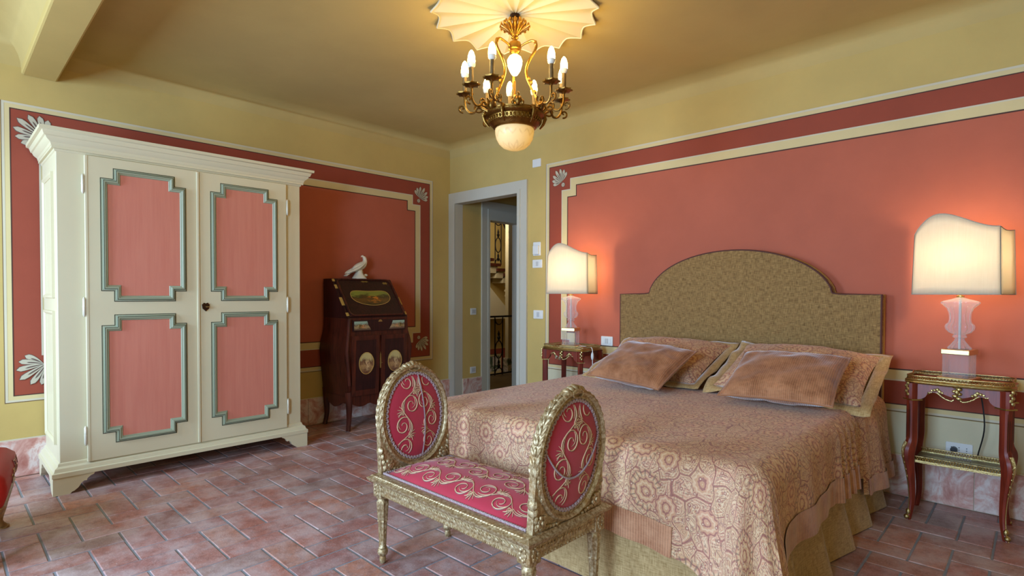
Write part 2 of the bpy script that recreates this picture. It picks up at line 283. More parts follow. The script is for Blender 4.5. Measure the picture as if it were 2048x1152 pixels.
# ------------------------------------------------------------------ mesh helpers
class MB:
    def __init__(s): s.v = []; s.f = []; s.mi = []; s.uv = {}
    def add(s, vs, fs, mi=0, uvs=None):
        b = len(s.v); s.v += [tuple(p) for p in vs]
        for f in fs: s.f.append(tuple(b+i for i in f)); s.mi.append(mi)
        if uvs:
            for i, q in enumerate(uvs): s.uv[b+i] = q
        return s
    def box(s, x0, y0, z0, x1, y1, z1, mi=0):
        return s.add([(x0, y0, z0), (x1, y0, z0), (x1, y1, z0), (x0, y1, z0), (x0, y0, z1), (x1, y0, z1), (x1, y1, z1), (x0, y1, z1)],
                     [(3, 2, 1, 0), (4, 5, 6, 7), (0, 1, 5, 4), (1, 2, 6, 5), (2, 3, 7, 6), (3, 0, 4, 7)], mi)
    def obox(s, c, ax, ay, az, mi=0):      # oriented box: centre and three half axes
        c, ax, ay, az = map(Vector, (c, ax, ay, az)); vs = []
        for k in (-1, 1):
            for a, b in ((-1, -1), (1, -1), (1, 1), (-1, 1)): vs.append(c+ax*a+ay*b+az*k)
        return s.add(vs, [(3, 2, 1, 0), (4, 5, 6, 7), (0, 1, 5, 4), (1, 2, 6, 5), (2, 3, 7, 6), (3, 0, 4, 7)], mi)
    def lathe(s, prof, seg=24, c=(0, 0, 0), flute=None, mi=0, caps=True, a0=0.0):
        vs = []; fs = []; n = len(prof)
        for i, (r, z) in enumerate(prof):
            for k in range(seg):
                a = a0+2*pi*k/seg; rr = r*(flute(a, z) if flute else 1.0); vs.append((c[0]+rr*cos(a), c[1]+rr*sin(a), c[2]+z))
        for i in range(n-1):
            for k in range(seg):
                k2 = (k+1) % seg; fs.append((i*seg+k, i*seg+k2, (i+1)*seg+k2, (i+1)*seg+k))
        if caps:
            if prof[0][0] > 1e-5: fs.append(tuple(reversed(range(seg))))
            if prof[-1][0] > 1e-5: fs.append(tuple((n-1)*seg+k for k in range(seg)))
        return s.add(vs, fs, mi)
    def tube(s, pts, rad, seg=8, closed=False, mi=0, caps=True, squash=1.0, twist=0.0):
        pts = [Vector(p) for p in pts]; n = len(pts); vs = []; fs = []
        rf = rad if callable(rad) else (lambda t: rad)
        up = None
        for i, p in enumerate(pts):
            if closed: tg = pts[(i+1) % n]-pts[i-1]
            else: tg = pts[min(i+1, n-1)]-pts[max(i-1, 0)]
            tg = tg.normalized() if tg.length > 1e-9 else Vector((0, 0, 1))
            if up is None: up = Vector((0, 0, 1)) if abs(tg.z) < 0.9 else Vector((1, 0, 0))
            a = (up - tg*up.dot(tg));
            a = a.normalized() if a.length > 1e-6 else tg.orthogonal().normalized()
            up = a; b = tg.cross(a); t = i/max(1, n-1); r = rf(t)
            for k in range(seg):
                an = 2*pi*k/seg + twist*i; vs.append(p + a*(r*cos(an)*squash) + b*(r*sin(an)))
        m = n if closed else n-1
        for i in range(m):
            j = (i+1) % n
            for k in range(seg):
                k2 = (k+1) % seg; fs.append((i*seg+k, i*seg+k2, j*seg+k2, j*seg+k))
        if caps and not closed: fs += [tuple(reversed(range(seg))), tuple((n-1)*seg+k for k in range(seg))]
        return s.add(vs, fs, mi)
    def prism(s, poly, mapf, d0, d1, mi=0):        # poly 2D, mapf(a,b,d)->xyz
        n = len(poly); vs = [mapf(a, b, d0) for a, b in poly]+[mapf(a, b, d1) for a, b in poly]
        fs = [tuple(reversed(range(n))), tuple(range(n, 2*n))]+[(i, (i+1) % n, n+(i+1) % n, n+i) for i in range(n)]
        return s.add(vs, fs, mi)
    def ring(s, outer, inner, mapf, d0, d1, mi=0):  # frame between two loops of equal length
        n = len(outer); vs = [mapf(a, b, d1) for a, b in outer]+[mapf(a, b, d1) for a, b in inner]+[mapf(a, b, d0) for a, b in outer]+[mapf(a, b, d0) for a, b in inner]
        fs = []
        for i in range(n):
            j = (i+1) % n; fs += [(i, j, n+j, n+i), (2*n+i, 2*n+j, j, i), (n+i, n+j, 3*n+j, 3*n+i)]
        return s.add(vs, fs, mi)
    def sweep(s, prof, path, mapf, closed=True, mi=0):  # prof (out, height) mitred along a 2D path
        n = len(path); m = len(prof); vs = []; fs = []
        for i in range(n):
            p = Vector(path[i]); a = Vector(path[i-1]); b = Vector(path[(i+1) % n])
            d0 = (p-a).normalized() if (closed or i > 0) else (b-p).normalized(); d1 = (b-p).normalized() if (closed or i < n-1) else d0
            n0 = Vector((d0.y, -d0.x)); n1 = Vector((d1.y, -d1.x)); mt = (n0+n1)
            mt = mt/max(1e-6, mt.dot(n0)) if mt.length > 1e-6 else n0
            for (o, h) in prof: q = p+mt*o; vs.append(mapf(q.x, q.y, h))
        for i in range(n if closed else n-1):
            j = (i+1) % n
            for k in range(m-1): fs.append((i*m+k, j*m+k, j*m+k+1, i*m+k+1))
        if not closed: fs += [tuple(range(m)), tuple(reversed(range((n-1)*m, n*m)))]
        return s.add(vs, fs, mi)
    def grid(s, nu, nv, fn, mi=0, uvf=None, wrapu=False):
        vs = []; uvs = []; fs = []
        for i in range(nu+1):
            for j in range(nv+1):
                vs.append(fn(i/nu, j/nv))
                if uvf: uvs.append(uvf(i/nu, j/nv))
        for i in range(nu):
            for j in range(nv): fs.append((i*(nv+1)+j, (i+1)*(nv+1)+j, (i+1)*(nv+1)+j+1, i*(nv+1)+j+1))
        return s.add(vs, fs, mi, uvs or None)
    def ellip(s, c, rx, ry, rz, seg=10, rings=6, rot=None, mi=0):
        vs = []; fs = []; c = Vector(c)
        for i in range(rings+1):
            t = pi*i/rings
            for k in range(seg):
                a = 2*pi*k/seg; p = Vector((rx*sin(t)*cos(a), ry*sin(t)*sin(a), -rz*cos(t)))
                vs.append(c + (rot @ p if rot else p))
        for i in range(rings):
            for k in range(seg):
                k2 = (k+1) % seg; fs.append((i*seg+k, i*seg+k2, (i+1)*seg+k2, (i+1)*seg+k))
        return s.add(vs, fs, mi)
    def build(s, name, mat, parent=None, world=True, smooth=40, bevel=0.0, sub=0, uvscale=None):
        me = bpy.data.meshes.new(name); vs = s.v
        if parent is not None and world:
            mw = parent.matrix_basis.copy(); q = parent.parent
            while q is not None: mw = q.matrix_basis @ mw; q = q.parent
            inv = mw.inverted(); vs = [tuple(inv @ Vector(p)) for p in vs]
        me.from_pydata(vs, [], s.f)
        mats = mat if isinstance(mat, (list, tuple)) else [mat]
        for m in mats: me.materials.append(MT[m] if isinstance(m, str) else m)
        for p, i in zip(me.polygons, s.mi): p.material_index = i
        if s.uv or uvscale:
            l = me.uv_layers.new(name='UVMap')
            for lp in me.loops:
                l.data[lp.index].uv = s.uv.get(lp.vertex_index, (0, 0)) if s.uv else (vs[lp.vertex_index][0], vs[lp.vertex_index][2])
        bm = bmesh.new(); bm.from_mesh(me)
        if not s.uv: bmesh.ops.remove_doubles(bm, verts=bm.verts, dist=1e-6)
        bmesh.ops.recalc_face_normals(bm, faces=bm.faces); bm.to_mesh(me); bm.free()
        if smooth:
            me.shade_smooth(); me.set_sharp_from_angle(angle=RAD(smooth))
        o = bpy.data.objects.new(name, me); COL.objects.link(o); o.parent = parent
        if bevel:
            b = o.modifiers.new('bevel', 'BEVEL'); b.width = bevel; b.segments = 2; b.limit_method = 'ANGLE'; b.angle_limit = RAD(40)
        if sub:
            b = o.modifiers.new('sub', 'SUBSURF'); b.levels = sub; b.render_levels = sub
        return o
def tag(o, label, cat, group=None):
    o['label'] = label; o['category'] = cat
    if group: o['group'] = group
    return o
def thing(name, label, cat, loc=(0, 0, 0), rz=0.0, group=None):
    o = bpy.data.objects.new(name, None); COL.objects.link(o); o.empty_display_size = 0.1
    o.location = loc; o.rotation_euler = (0, 0, rz); tag(o, label, cat, group); return o
def struct(o): o['kind'] = 'structure'; return o
def bez(p0, p1, p2, p3, n=12):
    p0, p1, p2, p3 = map(Vector, (p0, p1, p2, p3)); r = []
    for i in range(n+1):
        t = i/n; u = 1-t; r.append(p0*u**3+p1*3*u*u*t+p2*3*u*t*t+p3*t**3)
    return r
def crom(pts, n=6):
    pts = [Vector(p) for p in pts]; r = []; P = [pts[0]*2-pts[1]]+pts+[pts[-1]*2-pts[-2]]
    for i in range(1, len(P)-2):
        for k in range(n):
            t = k/n; a, b, c, d = P[i-1:i+3]
            r.append(0.5*((2*b)+(c-a)*t+(2*a-5*b+4*c-d)*t*t+(3*b-a-3*c+d)*t**3))
    r.append(pts[-1]); return r
def spiral(c, r0, r1, a0, a1, n=22):
    return [(c[0]+(r0+(r1-r0)*(i/n)**0.8)*cos(a0+(a1-a0)*i/n), c[1]+(r0+(r1-r0)*(i/n)**0.8)*sin(a0+(a1-a0)*i/n)) for i in range(n+1)]
def rect(a0, b0, a1, b1): return [(a0, b0), (a1, b0), (a1, b1), (a0, b1)]
def notched(a0, b0, a1, b1, s, t=None):
    t = t or s
    return [(a0+s, b0), (a1-s, b0), (a1-s, b0+t), (a1, b0+t), (a1, b1-t), (a1-s, b1-t), (a1-s, b1), (a0+s, b1), (a0+s, b1-t), (a0, b1-t), (a0, b0+t), (a0+s, b0+t)]
def inset_notched(a0, b0, a1, b1, s, w):   # parallel inner loop of notched()
    return [(a0+s+w, b0+w), (a1-s-w, b0+w), (a1-s-w, b0+s+w), (a1-w, b0+s+w), (a1-w, b1-s-w), (a1-s-w, b1-s-w), (a1-s-w, b1-w), (a0+s+w, b1-w), (a0+s+w, b1-s-w), (a0+w, b1-s-w), (a0+w, b0+s+w), (a0+s+w, b0+s+w)]

# ------------------------------------------------------------------ the setting
XA, YW, XR, CZ = -4.802, 4.007, 1.1, 2.84
mA = lambda a, b, d: (XA+d, a, b)
mB = lambda a, b, d: (a, YW-d, b)
wall_left = struct(MB().box(XA-0.2, YB, -0.02, XA, YW+0.09, 2.95).build('wall_left', 'wall', smooth=0))
DX0, DX1, DZ = -4.69, -3.742, 2.20
w = MB().box(XA, YW, 0, DX0, YW+0.09, 2.95).box(DX0, YW, DZ, DX1, YW+0.09, 2.95).box(DX1, YW, -0.02, XR+0.2, YW+0.09, 2.95)
wall_right = struct(w.build('wall_right', 'wall', smooth=0))
wall_side = struct(MB().box(XR, YB, -0.02, XR+0.2, YW, 2.95).build('wall_side', 'wall', smooth=0))
w = MB(); wins = [(-4.12, -2.98), (-1.32, -0.18)]
xs = [XA]+[q for p in wins for q in p]+[XR]
for i in range(0, 6, 2): w.box(xs[i], YB-0.3, -0.02, xs[i+1], YB, 2.95)
for a, b in wins: w.box(a, YB-0.3, -0.02, b, YB, 0.45).box(a, YB-0.3, 2.45, b, YB, 2.95)
wall_behind = struct(w.build('wall_behind', 'wall', smooth=0))
for i, (a, b) in enumerate(wins):
    f = MB()
    mw_ = lambda x, z, d: (x, YB-0.10+d, z)
    f.ring(rect(a, 0.45, b, 2.45), rect(a+0.07, 0.52, b-0.07, 2.38), mw_, 0, 0.05).box((a+b)/2-0.04, YB-0.1, 0.52, (a+b)/2+0.04, YB-0.05, 2.38)
    wo = struct(f.build('window_%d' % (i+1), 'doorframe', smooth=0))
# ceiling of the near bay with its cove, the neighbouring bay and the beam between
def bay(y0, y1, z1, R, name):
    c = MB(); loops = []
    N = 8
    for k in range(N+1):
        t = pi/2*k/N; i = R*(1-cos(t)); z = z1-R+R*sin(t)
        loops.append([(XA+i, y0+i, z), (XR-i, y0+i, z), (XR-i, y1-i, z), (XA+i, y1-i, z)])
    for a, b in zip(loops, loops[1:]):
        for k in range(4): c.add([a[k], a[(k+1) % 4], b[(k+1) % 4], b[k]], [(0, 1, 2, 3)])
    c.add(loops[-1], [(0, 1, 2, 3)])
    return c.build(name, 'ceil', smooth=60)
BY0, BY1, BZ = 0.403, 0.587, 2.615
ceiling = struct(bay(BY1, YW, CZ, 0.13, 'ceiling'))
ceil2 = struct(bay(YB, BY0, CZ+0.02, 0.20, 'ceiling'))
struct(MB().box(XA-0.2, YB-0.3, CZ+0.03, XR+0.2, YW+0.09, CZ+0.15).build('ceiling', 'ceil', smooth=0))
beam = struct(MB().box(XA, BY0, BZ, XR, BY1, CZ+0.05).build('ceiling_beam', 'wall', smooth=0, bevel=0.012))

# painted decoration: every field, band and line is a layer of paint on its wall
def paint(wall, mapf, a0, b0, a1, b1, ba0, bb0, ba1, bb1):
    e = 0.0008
    def pr(name, outer, inner, d, mat):
        m = MB()
        if inner is None: m.prism(outer, mapf, 0, d)
        else: m.ring(outer, inner, mapf, 0, d)
        return m.build(name, mat, wall, smooth=0)
    g = 0.040
    pr('painted_border', rect(a0, b0, a1, b1), rect(a0+g, b0+g, a1-g, b1-g), e, 'band')
    pr('painted_white_line', rect(a0-0.004, b0-0.004, a1+0.004, b1+0.004), rect(a0+0.009, b0+0.009, a1-0.009, b1-0.009), 2*e, 'white_line')
    pr('painted_shadow_line', rect(a0+g-0.006, b0+g-0.006, a1-g+0.006, b1-g+0.006), rect(a0+g, b0+g, a1-g, b1-g), 2*e, 'dark_line')
    pr('painted_shadow_line', rect(a0-0.008, b0-0.009, a1+0.008, b1+0.004), rect(a0-0.004, b0-0.004, a1+0.004, b1+0.004), 1.6*e, 'brown_line')
    s, wd = 0.098, 0.066
    no = notched(ba0, bb0, ba1, bb1, s); ni = inset_notched(ba0, bb0, ba1, bb1, s, wd)
    pr('painted_red_border', rect(a0+g, b0+g, a1-g, b1-g), None, e, 'red_edge')
    pr('painted_red_field', ni, None, 1.5*e, 'red')
    pr('painted_cream_band', no, ni, 2.2*e, 'band')
    no2 = inset_notched(ba0, bb0, ba1, bb1, s, 0.009)
    pr('painted_white_line', no, no2, 2.8*e, 'white_line')
    ni2 = inset_notched(ba0, bb0, ba1, bb1, s, wd+0.008)
    pr('painted_shadow_line', ni, ni2, 2.6*e, 'dark_line')
def palmette(wall, mapf, a, b, ang, size, n=7):
    m = MB(); e = 0.0026
    def leafpoly(base, dirn, L, wd):
        up = []; dn = []
        for i in range(9):
            t = i/8; q = wd*(t**0.75)*sqrt(max(0, 1-t**5))*1.15
            bend = 0.10*L*sin(t*2.2)*(1 if dirn > ang else -1)*abs(dirn-ang)
            cx = base[0]+L*t*cos(dirn)-bend*sin(dirn); cy = base[1]+L*t*sin(dirn)+bend*cos(dirn)
            up.append((cx-q*sin(dirn), cy+q*cos(dirn))); dn.append((cx+q*sin(dirn), cy-q*cos(dirn)))
        return up+dn[::-1][1:-1]
    for k in sorted(range(n), key=lambda k: -abs(k-(n-1)/2)):
        t = (k-(n-1)/2)/((n-1)/2); d = ang+t*1.12; L = size*(1.0-0.30*abs(t))
        base = (a-0.10*size*cos(ang)*(1-abs(t)), b-0.10*size*sin(ang)*(1-abs(t)))
        m.prism(leafpoly(base, d, L*1.02, size*0.135), mapf, 0, e, 1); m.prism(leafpoly(base, d, L, size*0.112), mapf, 0, e*1.25, 0)
        m.prism(leafpoly(base, d, L*0.72, size*0.03), mapf, 0, e*1.45, 1); e += 0.0004
    for r, mi, h in ((0.15, 1, 1.0), (0.125, 0, 1.2), (0.06, 1, 1.4), (0.04, 0, 1.6)):
        m.prism([(a-0.26*size*cos(ang)+r*size*cos(2*pi*q/16), b-0.26*size*sin(ang)+r*size*sin(2*pi*q/16)) for q in range(16)], mapf, 0, 0.003*h, mi)
    m.build('painted_palmette', ['leaf_light', 'leaf_dark'], wall, smooth=0)
paint(wall_left, mA, 0.309, 0.493, 3.758, 2.425, 0.486, 0.686, 3.597, 2.246)
for (a, b, an, sz) in ((0.50, 2.235, RAD(142), 0.17), (0.50, 0.720, RAD(215), 0.17), (3.59, 2.225, RAD(62), 0.142), (3.595, 0.705, RAD(-55), 0.142)): palmette(wall_left, mA, a, b, an, sz)
paint(wall_right, mB, -3.385, 0.508, 0.95, 2.425, -3.203, 0.686, 0.77, 2.258)
for (a, b, an, sz) in ((-3.205, 2.240, RAD(122), 0.142), (-3.205, 0.70, RAD(-122), 0.13)): palmette(wall_right, mB, a, b, an, sz)
MB().prism(rect(-3.37, 0.25, XR, 0.497), mB, 0, 0.0006).build('painted_daylight', 'daylit_wall', wall_right, smooth=0)  # paler strip: daylight on the lower wall put into the colour
# marble baseboards, slab by slab
def baseboard(name, mapf, a0, a1, j0, step, mat, h=0.245, parent=None, top=True):
    root = MB().prism(rect(a0, 0.0, a1, h+0.004), mapf, 0, 0.012).build(name, 'white_line', parent, smooth=0)
    if parent is None: struct(root)
    js = [a0]; q = j0
    while q > a0: q -= step
    while q < a1:
        if q > a0+0.02: js.append(q)
        q += step
    js.append(a1)
    for p, q in zip(js, js[1:]):
        MB().prism(rect(p+0.0015, 0.004, q-0.0015, h-0.003), mapf, 0.004, 0.020).build('marble_slab', mat, root, smooth=0, bevel=0.0015)
    return root
baseboard('baseboard_left', mA, YB, YW-0.001, 2.33, 0.55, 'marble')
baseboard('baseboard_right', mB, -3.60, XR, -0.249, 0.62, 'marble')

# herringbone terracotta floor
floor = struct(MB().box(XA-0.2, YB, -0.05, XR+0.2, YW, -0.0035).build('floor', 'grout', smooth=0))
WX, WY, FX0, FY0 = 0.1385, 0.1415, -3.187-4*0.1385, 0.482
def tile_mesh(name, lx, ly):
    g = 0.0042; c = 0.0035; m = MB()
    x, y = lx/2-g, ly/2-g
    vs = [(-x, -y, -0.012), (x, -y, -0.012), (x, y, -0.012), (-x, y, -0.012), (-x, -y, -c), (x, -y, -c), (x, y, -c), (-x, y, -c), (-x+c, -y+c, 0), (x-c, -y+c, 0), (x-c, y-c, 0), (-x+c, y-c, 0)]
    fs = [(8, 9, 10, 11)]+[(4+i, 4+(i+1) % 4, 8+(i+1) % 4, 8+i) for i in range(4)]+[(i, (i+1) % 4, 4+(i+1) % 4, 4+i) for i in range(4)]
    return vs, fs
tv = {0: tile_mesh('h', 2*WX, WY), 1: tile_mesh('v', WX, 2*WY)}
tm = {}
for k, (vs_, fs_) in tv.items():
    me = bpy.data.meshes.new('floor_tile'); me.from_pydata(vs_, [], fs_); me.materials.append(MT['tile']); tm[k] = me
cands = []
for a in range(-20, 50):
    for b in range(-30, 40):
        md = (a+b) % 4
        if md == 0: cx, cy, k = FX0+(a+1)*WX, FY0+(b+0.5)*WY, 0
        elif md == 2: cx, cy, k = FX0+(a+0.5)*WX, FY0+(b+1)*WY, 1
        else: continue
        if cx < XA-0.1 or cx > XR+0.1 or cy < YB-0.1 or cy > YW+0.05: continue
        cands.append((cx, cy, k))
fwv = Vector((-0.691, 0.722))
def score(c):
    x, y, k = c; d = fwv.x*x+fwv.y*y
    if d < 0.6: return 0
    px = 1024+1104*((0.722*x+0.691*y)/d); py = 588+1104*1.2/d
    if px < -60 or px > 2108 or py > 1200: return 0
    if -2.52 < x < -0.70 and y > 1.95: return 0
    if x < -4.28 and 0.55 < y < 2.0: return 0
    if x < -4.0 and y > 2.5 and y < 3.9: return 0.1/d**3
    if x < -2.3 and y > 2.9: return 0.05/d**3
    return 1/d**3
cands.sort(key=lambda c: -score(c))
far = MB(); rv = []
for i, (cx, cy, k) in enumerate(cands):
    dz = random.uniform(-0.0012, 0.0008)
    if i < 298 and score((cx, cy, k)) > 0:
        o = bpy.data.objects.new('floor_tile', tm[k]); COL.objects.link(o); o.parent = floor; o.location = (cx, cy, dz)
        o.rotation_euler = (random.uniform(-.004, .004), random.uniform(-.004, .004), random.uniform(-.006, .006) + (pi if random.random() < .5 else 0))
    else:
        far.add([(v[0]+cx, v[1]+cy, v[2]+dz) for v in tv[k][0]], tv[k][1]); rv += [random.random()]*len(tv[k][1])
fo = far.build('floor_tile_field', 'tile_a', floor, smooth=0); fo['kind'] = 'stuff'
at = fo.data.attributes.new('rnd', 'FLOAT', 'FACE'); at.data.foreach_set('value', rv)

# door opening: casing round the opening, then the vestibule with the stair hall beyond
door = MB()
casing_o = [(XA+0.002, 0), (XA+0.002, 2.318), (-3.62, 2.318), (-3.62, 0)]
casing_i = [(DX0+0.002, 0), (DX0+0.002, DZ-0.002), (DX1-0.002, DZ-0.002), (DX1-0.002, 0)]
n = 4
for d0, d1, of in ((0, 0.022, 0.0), (0, 0.030, 0.085)):
    o_ = [(XA+0.002+of*0.98, 0), (XA+0.002+of*0.98, 2.318-of), (-3.62-of, 2.318-of), (-3.62-of, 0)]
    vs_ = [mB(a, b, d1) for a, b in o_]+[mB(a, b, d1) for a, b in casing_i]+[mB(a, b, d0) for a, b in o_]+[mB(a, b, -0.09) for a, b in casing_i]
    fs_ = []
    for i in range(3): fs_ += [(i, i+1, 5+i, 4+i), (8+i, 9+i, i+1, i)]+([(4+i, 5+i, 13+i, 12+i)] if of == 0 else [])
    door.add(vs_, fs_)
struct(door.build('door_1', 'doorframe', smooth=0))
# vestibule shell
VX, VY1, VZ = -4.69, 5.75, 2.55
OY0, OY1, OZ = 4.50, 5.03, 2.07
v = MB().box(VX-0.12, YW+0.09, 0, VX, OY0, VZ).box(VX-0.12, OY0, OZ, VX, OY1, VZ).box(VX-0.12, OY1, 0, VX, VY1, VZ)
wall_vest = struct(v.build('wall_vestibule', 'wall', smooth=0))
struct(MB().box(VX-0.12, VY1, 0, -3.4, VY1+0.1, VZ).box(-3.5, YW+0.09, 0, -3.4, VY1, VZ).build('wall_vestibule_end', 'wall', smooth=0))
struct(MB().box(VX-0.12, YW+0.09, VZ, -3.4, VY1+0.1, VZ+0.1).build('ceiling_vestibule', 'ceil', smooth=0))
struct(MB().box(-5.9, YW, -0.05, -3.4, 6.2, -0.002).build('floor_vestibule', simple('dim_stone', (120, 104, 84), 0.4, var=0.2), smooth=0))
mV = lambda a, b, d: (VX+d, a, b)
baseboard('baseboard_vestibule', mV, YW+0.09, OY0-0.12, 4.3, 0.5, 'marble')
t_ = MB()
for d0, of in ((0.02, 0.0), (0.028, 0.09)):
    o_ = [(OY0-0.12+of, 0), (OY0-0.12+of, 2.285-of), (OY1+0.12-of, 2.285-of), (OY1+0.12-of, 0)]; i_ = [(OY0+0.002, 0), (OY0+0.002, OZ-0.002), (OY1-0.002, OZ-0.002), (OY1-0.002, 0)]
    vs_ = [mV(a, b, d0) for a, b in o_]+[mV(a, b, d0) for a, b in i_]+[mV(a, b, 0) for a, b in o_]+[mV(a, b, -0.12) for a, b in i_]
    fs_ = []
    for i in range(3): fs_ += [(i, i+1, 5+i, 4+i), (8+i, 9+i, i+1, i)]+([(4+i, 5+i, 13+i, 12+i)] if of == 0 else [])
    t_.add(vs_, fs_)
struct(t_.build('door_2', 'doorframe', smooth=0))
# stair hall
struct(MB().box(-7.4, 4.3, -1.2, -7.2, 8.2, 3.4).box(-7.4, 8.2, -1.2, -4.6, 8.3, 3.4).box(-7.4, 4.1, -1.2, VX-0.12, 4.3, 3.4).box(VX-0.2, VY1+0.1, -1.2, VX-0.1, 8.2, 3.4).build('wall_stairhall', 'wall', smooth=0))
struct(MB().box(-7.4, 4.1, 3.4, -4.6, 8.3, 3.5).build('ceiling_stairhall', 'ceil', smooth=0))
struct(MB().box(-7.4, 4.1, -1.25, -4.6, 8.3, -1.2).build('floor_stairhall', 'grout', smooth=0))
stone = simple('pale_stone_block', (196, 182, 146), 0.7, var=0.12, scale=5)
pier = struct(MB().box(-6.07, 6.19, 0.20, -6.0, 8.2, 3.4).build('wall_stair_pier', stone, smooth=0))
MB().box(-6.09, 6.17, -0.3, -5.985, 8.2, 0.20).build('pier_base', 'marble_green', pier, smooth=0)
mS = lambda a, b, d: (-7.2+d, a, b)
pan = MB().ring(rect(6.70, -0.34, 7.32, 0.20), rect(6.79, -0.25, 7.23, 0.11), mS, 0, 0.02, 0).ring(rect(6.79, -0.25, 7.23, 0.11), rect(6.83, -0.21, 7.19, 0.07), mS, 0, 0.012, 1).prism(rect(6.83, -0.21, 7.19, 0.07), mS, 0, 0.006, 2)
tag(pan.build('wall_panel', ['red_edge', 'band', 'marble_green'], smooth=0), 'dark red framed panel low on the stair hall wall behind the iron railing', 'panel')
fl = thing('staircase', 'stone staircase with pale plastered underside climbing behind the inner doorway', 'staircase', (-7.1, 6.9, 0))
MB().prism([(6.3, 0.77), (7.30, 0.77), (7.06, 0.98), (6.70, 1.30), (6.3, 1.62)], lambda a, b, d: (-7.19+d, a, b), 0, 0.28).build('flight_underside', 'plaster_rose', fl, smooth=0)
for i in range(5):
    MB().box(-7.18, 6.30+0.17*i, 1.86-0.085*i, -6.86, 6.55+0.17*i, 1.91-0.085*i).build('tread', 'rosewood', fl, smooth=0)
    MB().box(-7.18, 6.30+0.17*i, 1.74-0.085*i, -6.90, 6.50+0.17*i, 1.86-0.085*i).build('riser', stone, fl, smooth=0)
for i in range(8):
    MB().box(-7.0, 7.10+0.012*i, 1.34-0.092*i, -6.86, 7.26, 1.375-0.092*i).build('tread', stone, fl, smooth=0)
def railing_panel(root, x, y0, y1, z0, z1):
    r = 0.009
    for y in (y0, y1): MB().tube([(x, y, z0), (x, y, z1)], r, 6).build('upright', 'iron', root)
    yc = (y0+y1)/2; h = (y1-y0)/2; zc = (z0+z1)/2-0.05
    MB().tube([(x, yc+h*0.92*cos(a), zc+0.13*sin(a)) for a in [2*pi*k/20 for k in range(20)]], 0.009, 6, closed=True).build('oval_ring', 'iron', root)
    for zz, s in ((z0+0.02, 1), (z1-0.02, -1)):
        MB().tube([(x, yc+h*0.95*cos(a), zz+s*h*1.1*sin(a)) for a in [pi*k/12 for k in range(13)]], 0.009, 6).build('arch_scroll', 'iron', root)
    for s in (-1, 1):
        m = MB(); m.lathe([(0.0, 0), (0.012, 0.01), (0.028, 0.05), (0.012, 0.075), (0.02, 0.1), (0.0, 0.16)], 8, (x, yc, zc+0.13) if s > 0 else (x, yc, zc-0.29)); m.build('finial', 'iron', root)
rl = thing('iron_railing', 'low wrought iron railing panel standing on the stair hall floor', 'railing', (-5.8, 5.78, 0))
railing_panel(rl, -5.8, 5.70, 5.862, 0.0, 0.86)
MB().tube([(-5.8, 5.0, 0.87), (-5.8, 6.05, 0.87)], 0.014, 8).build('handrail', 'iron', rl)
MB().tube([(-5.8, 5.0, 0.02), (-5.8, 6.05, 0.02)], 0.012, 8).build('bottom_rail', 'iron', rl)
ru = thing('iron_railing', 'upper wrought iron railing of the staircase above the treads', 'railing', (-7.0, 6.95, 1.8))
railing_panel(ru, -6.95, 6.83, 6.98, 1.72, 2.52)
MB().tube([(-6.95, 6.4, 2.62), (-6.95, 6.98, 2.56), (-6.95, 7.10, 2.36), (-6.95, 7.11, 1.50)], 0.016, 8).build('handrail', 'iron', ru)

# ------------------------------------------------------------------ wardrobe
wd = thing('wardrobe', 'cream painted two-door wardrobe with salmon panels and sage mouldings', 'wardrobe', (-4.5, 1.245, 0))
Y0, Y1, XF = 0.50, 1.985, -4.205
mF = lambda a, b, d: (XF+d, a, b)
c = MB().box(XA+0.02, Y0, 0.15, XF, Y1, 2.06)
c.build('carcass', 'wardrobe', wd, smooth=0, bevel=0.004)
# stepped side panels of the carcass
mL = lambda a, b, d: (a, Y0-d, b)
for z0, z1 in ((0.28, 1.09), (1.17, 1.93)):
    sp_ = MB(); pth = [(XA+0.10, z0), (XA+0.10, z1), (XF-0.09, z1), (XF-0.09, z0)]
    sp_.sweep([(0, 0), (0, 0.014), (0.012, 0.014), (0.024, 0.004), (0.024, 0)], pth, mL)
    sp_.build('side_panel_moulding', 'wardrobe', wd, smooth=30)
# cornice and plinth, mitred round three sides
cpath = [(XA+0.02, Y0), (XF, Y0), (XF, Y1), (XA+0.02, Y1)]
cor = [(0, 2.035), (0.006, 2.04), (0.010, 2.062), (0.022, 2.066), (0.026, 2.082), (0.044, 2.098), (0.050, 2.112), (0.058, 2.116), (0.066, 2.140), (0.080, 2.144), (0.082, 2.162), (0.0, 2.166), (-0.05, 2.166)]
m = MB(); m.sweep([(o, z) for o, z in cor], cpath, lambda a, b, h: (a, b, h), closed=False)
m.box(XA+0.02, Y0-0.02, 2.05, XF+0.02, Y1+0.02, 2.160); m.build('cornice', 'wardrobe', wd, smooth=30)
pl = [(0.0, 0.185), (0.006, 0.18), (0.010, 0.165), (0.024, 0.155), (0.030, 0.135), (0.040, 0.130), (0.040, 0.105), (0.0, 0.100), (-0.04, 0.100)]
m = MB(); m.sweep(pl, cpath, lambda a, b, h: (a, b, h), closed=False); m.box(XA+0.02, Y0, 0.10, XF, Y1, 0.16); m.build('plinth', 'wardrobe', wd, smooth=30)
def bracket(a0, sgn, mapf, L):
    pts = [(0, 0), (0, 0.105), (L, 0.105)]
    for t, u in ((0.985, 0.095), (0.90, 0.088), (0.82, 0.075), (0.80, 0.062), (0.74, 0.064), (0.68, 0.056), (0.60, 0.030), (0.50, 0.014), (0.44, 0.010), (0.40, 0.0)): pts.append((t*L, u))
    pts = [(a0+sgn*a, b) for a, b in pts]
    if sgn < 0: pts = pts[::-1]
    return pts
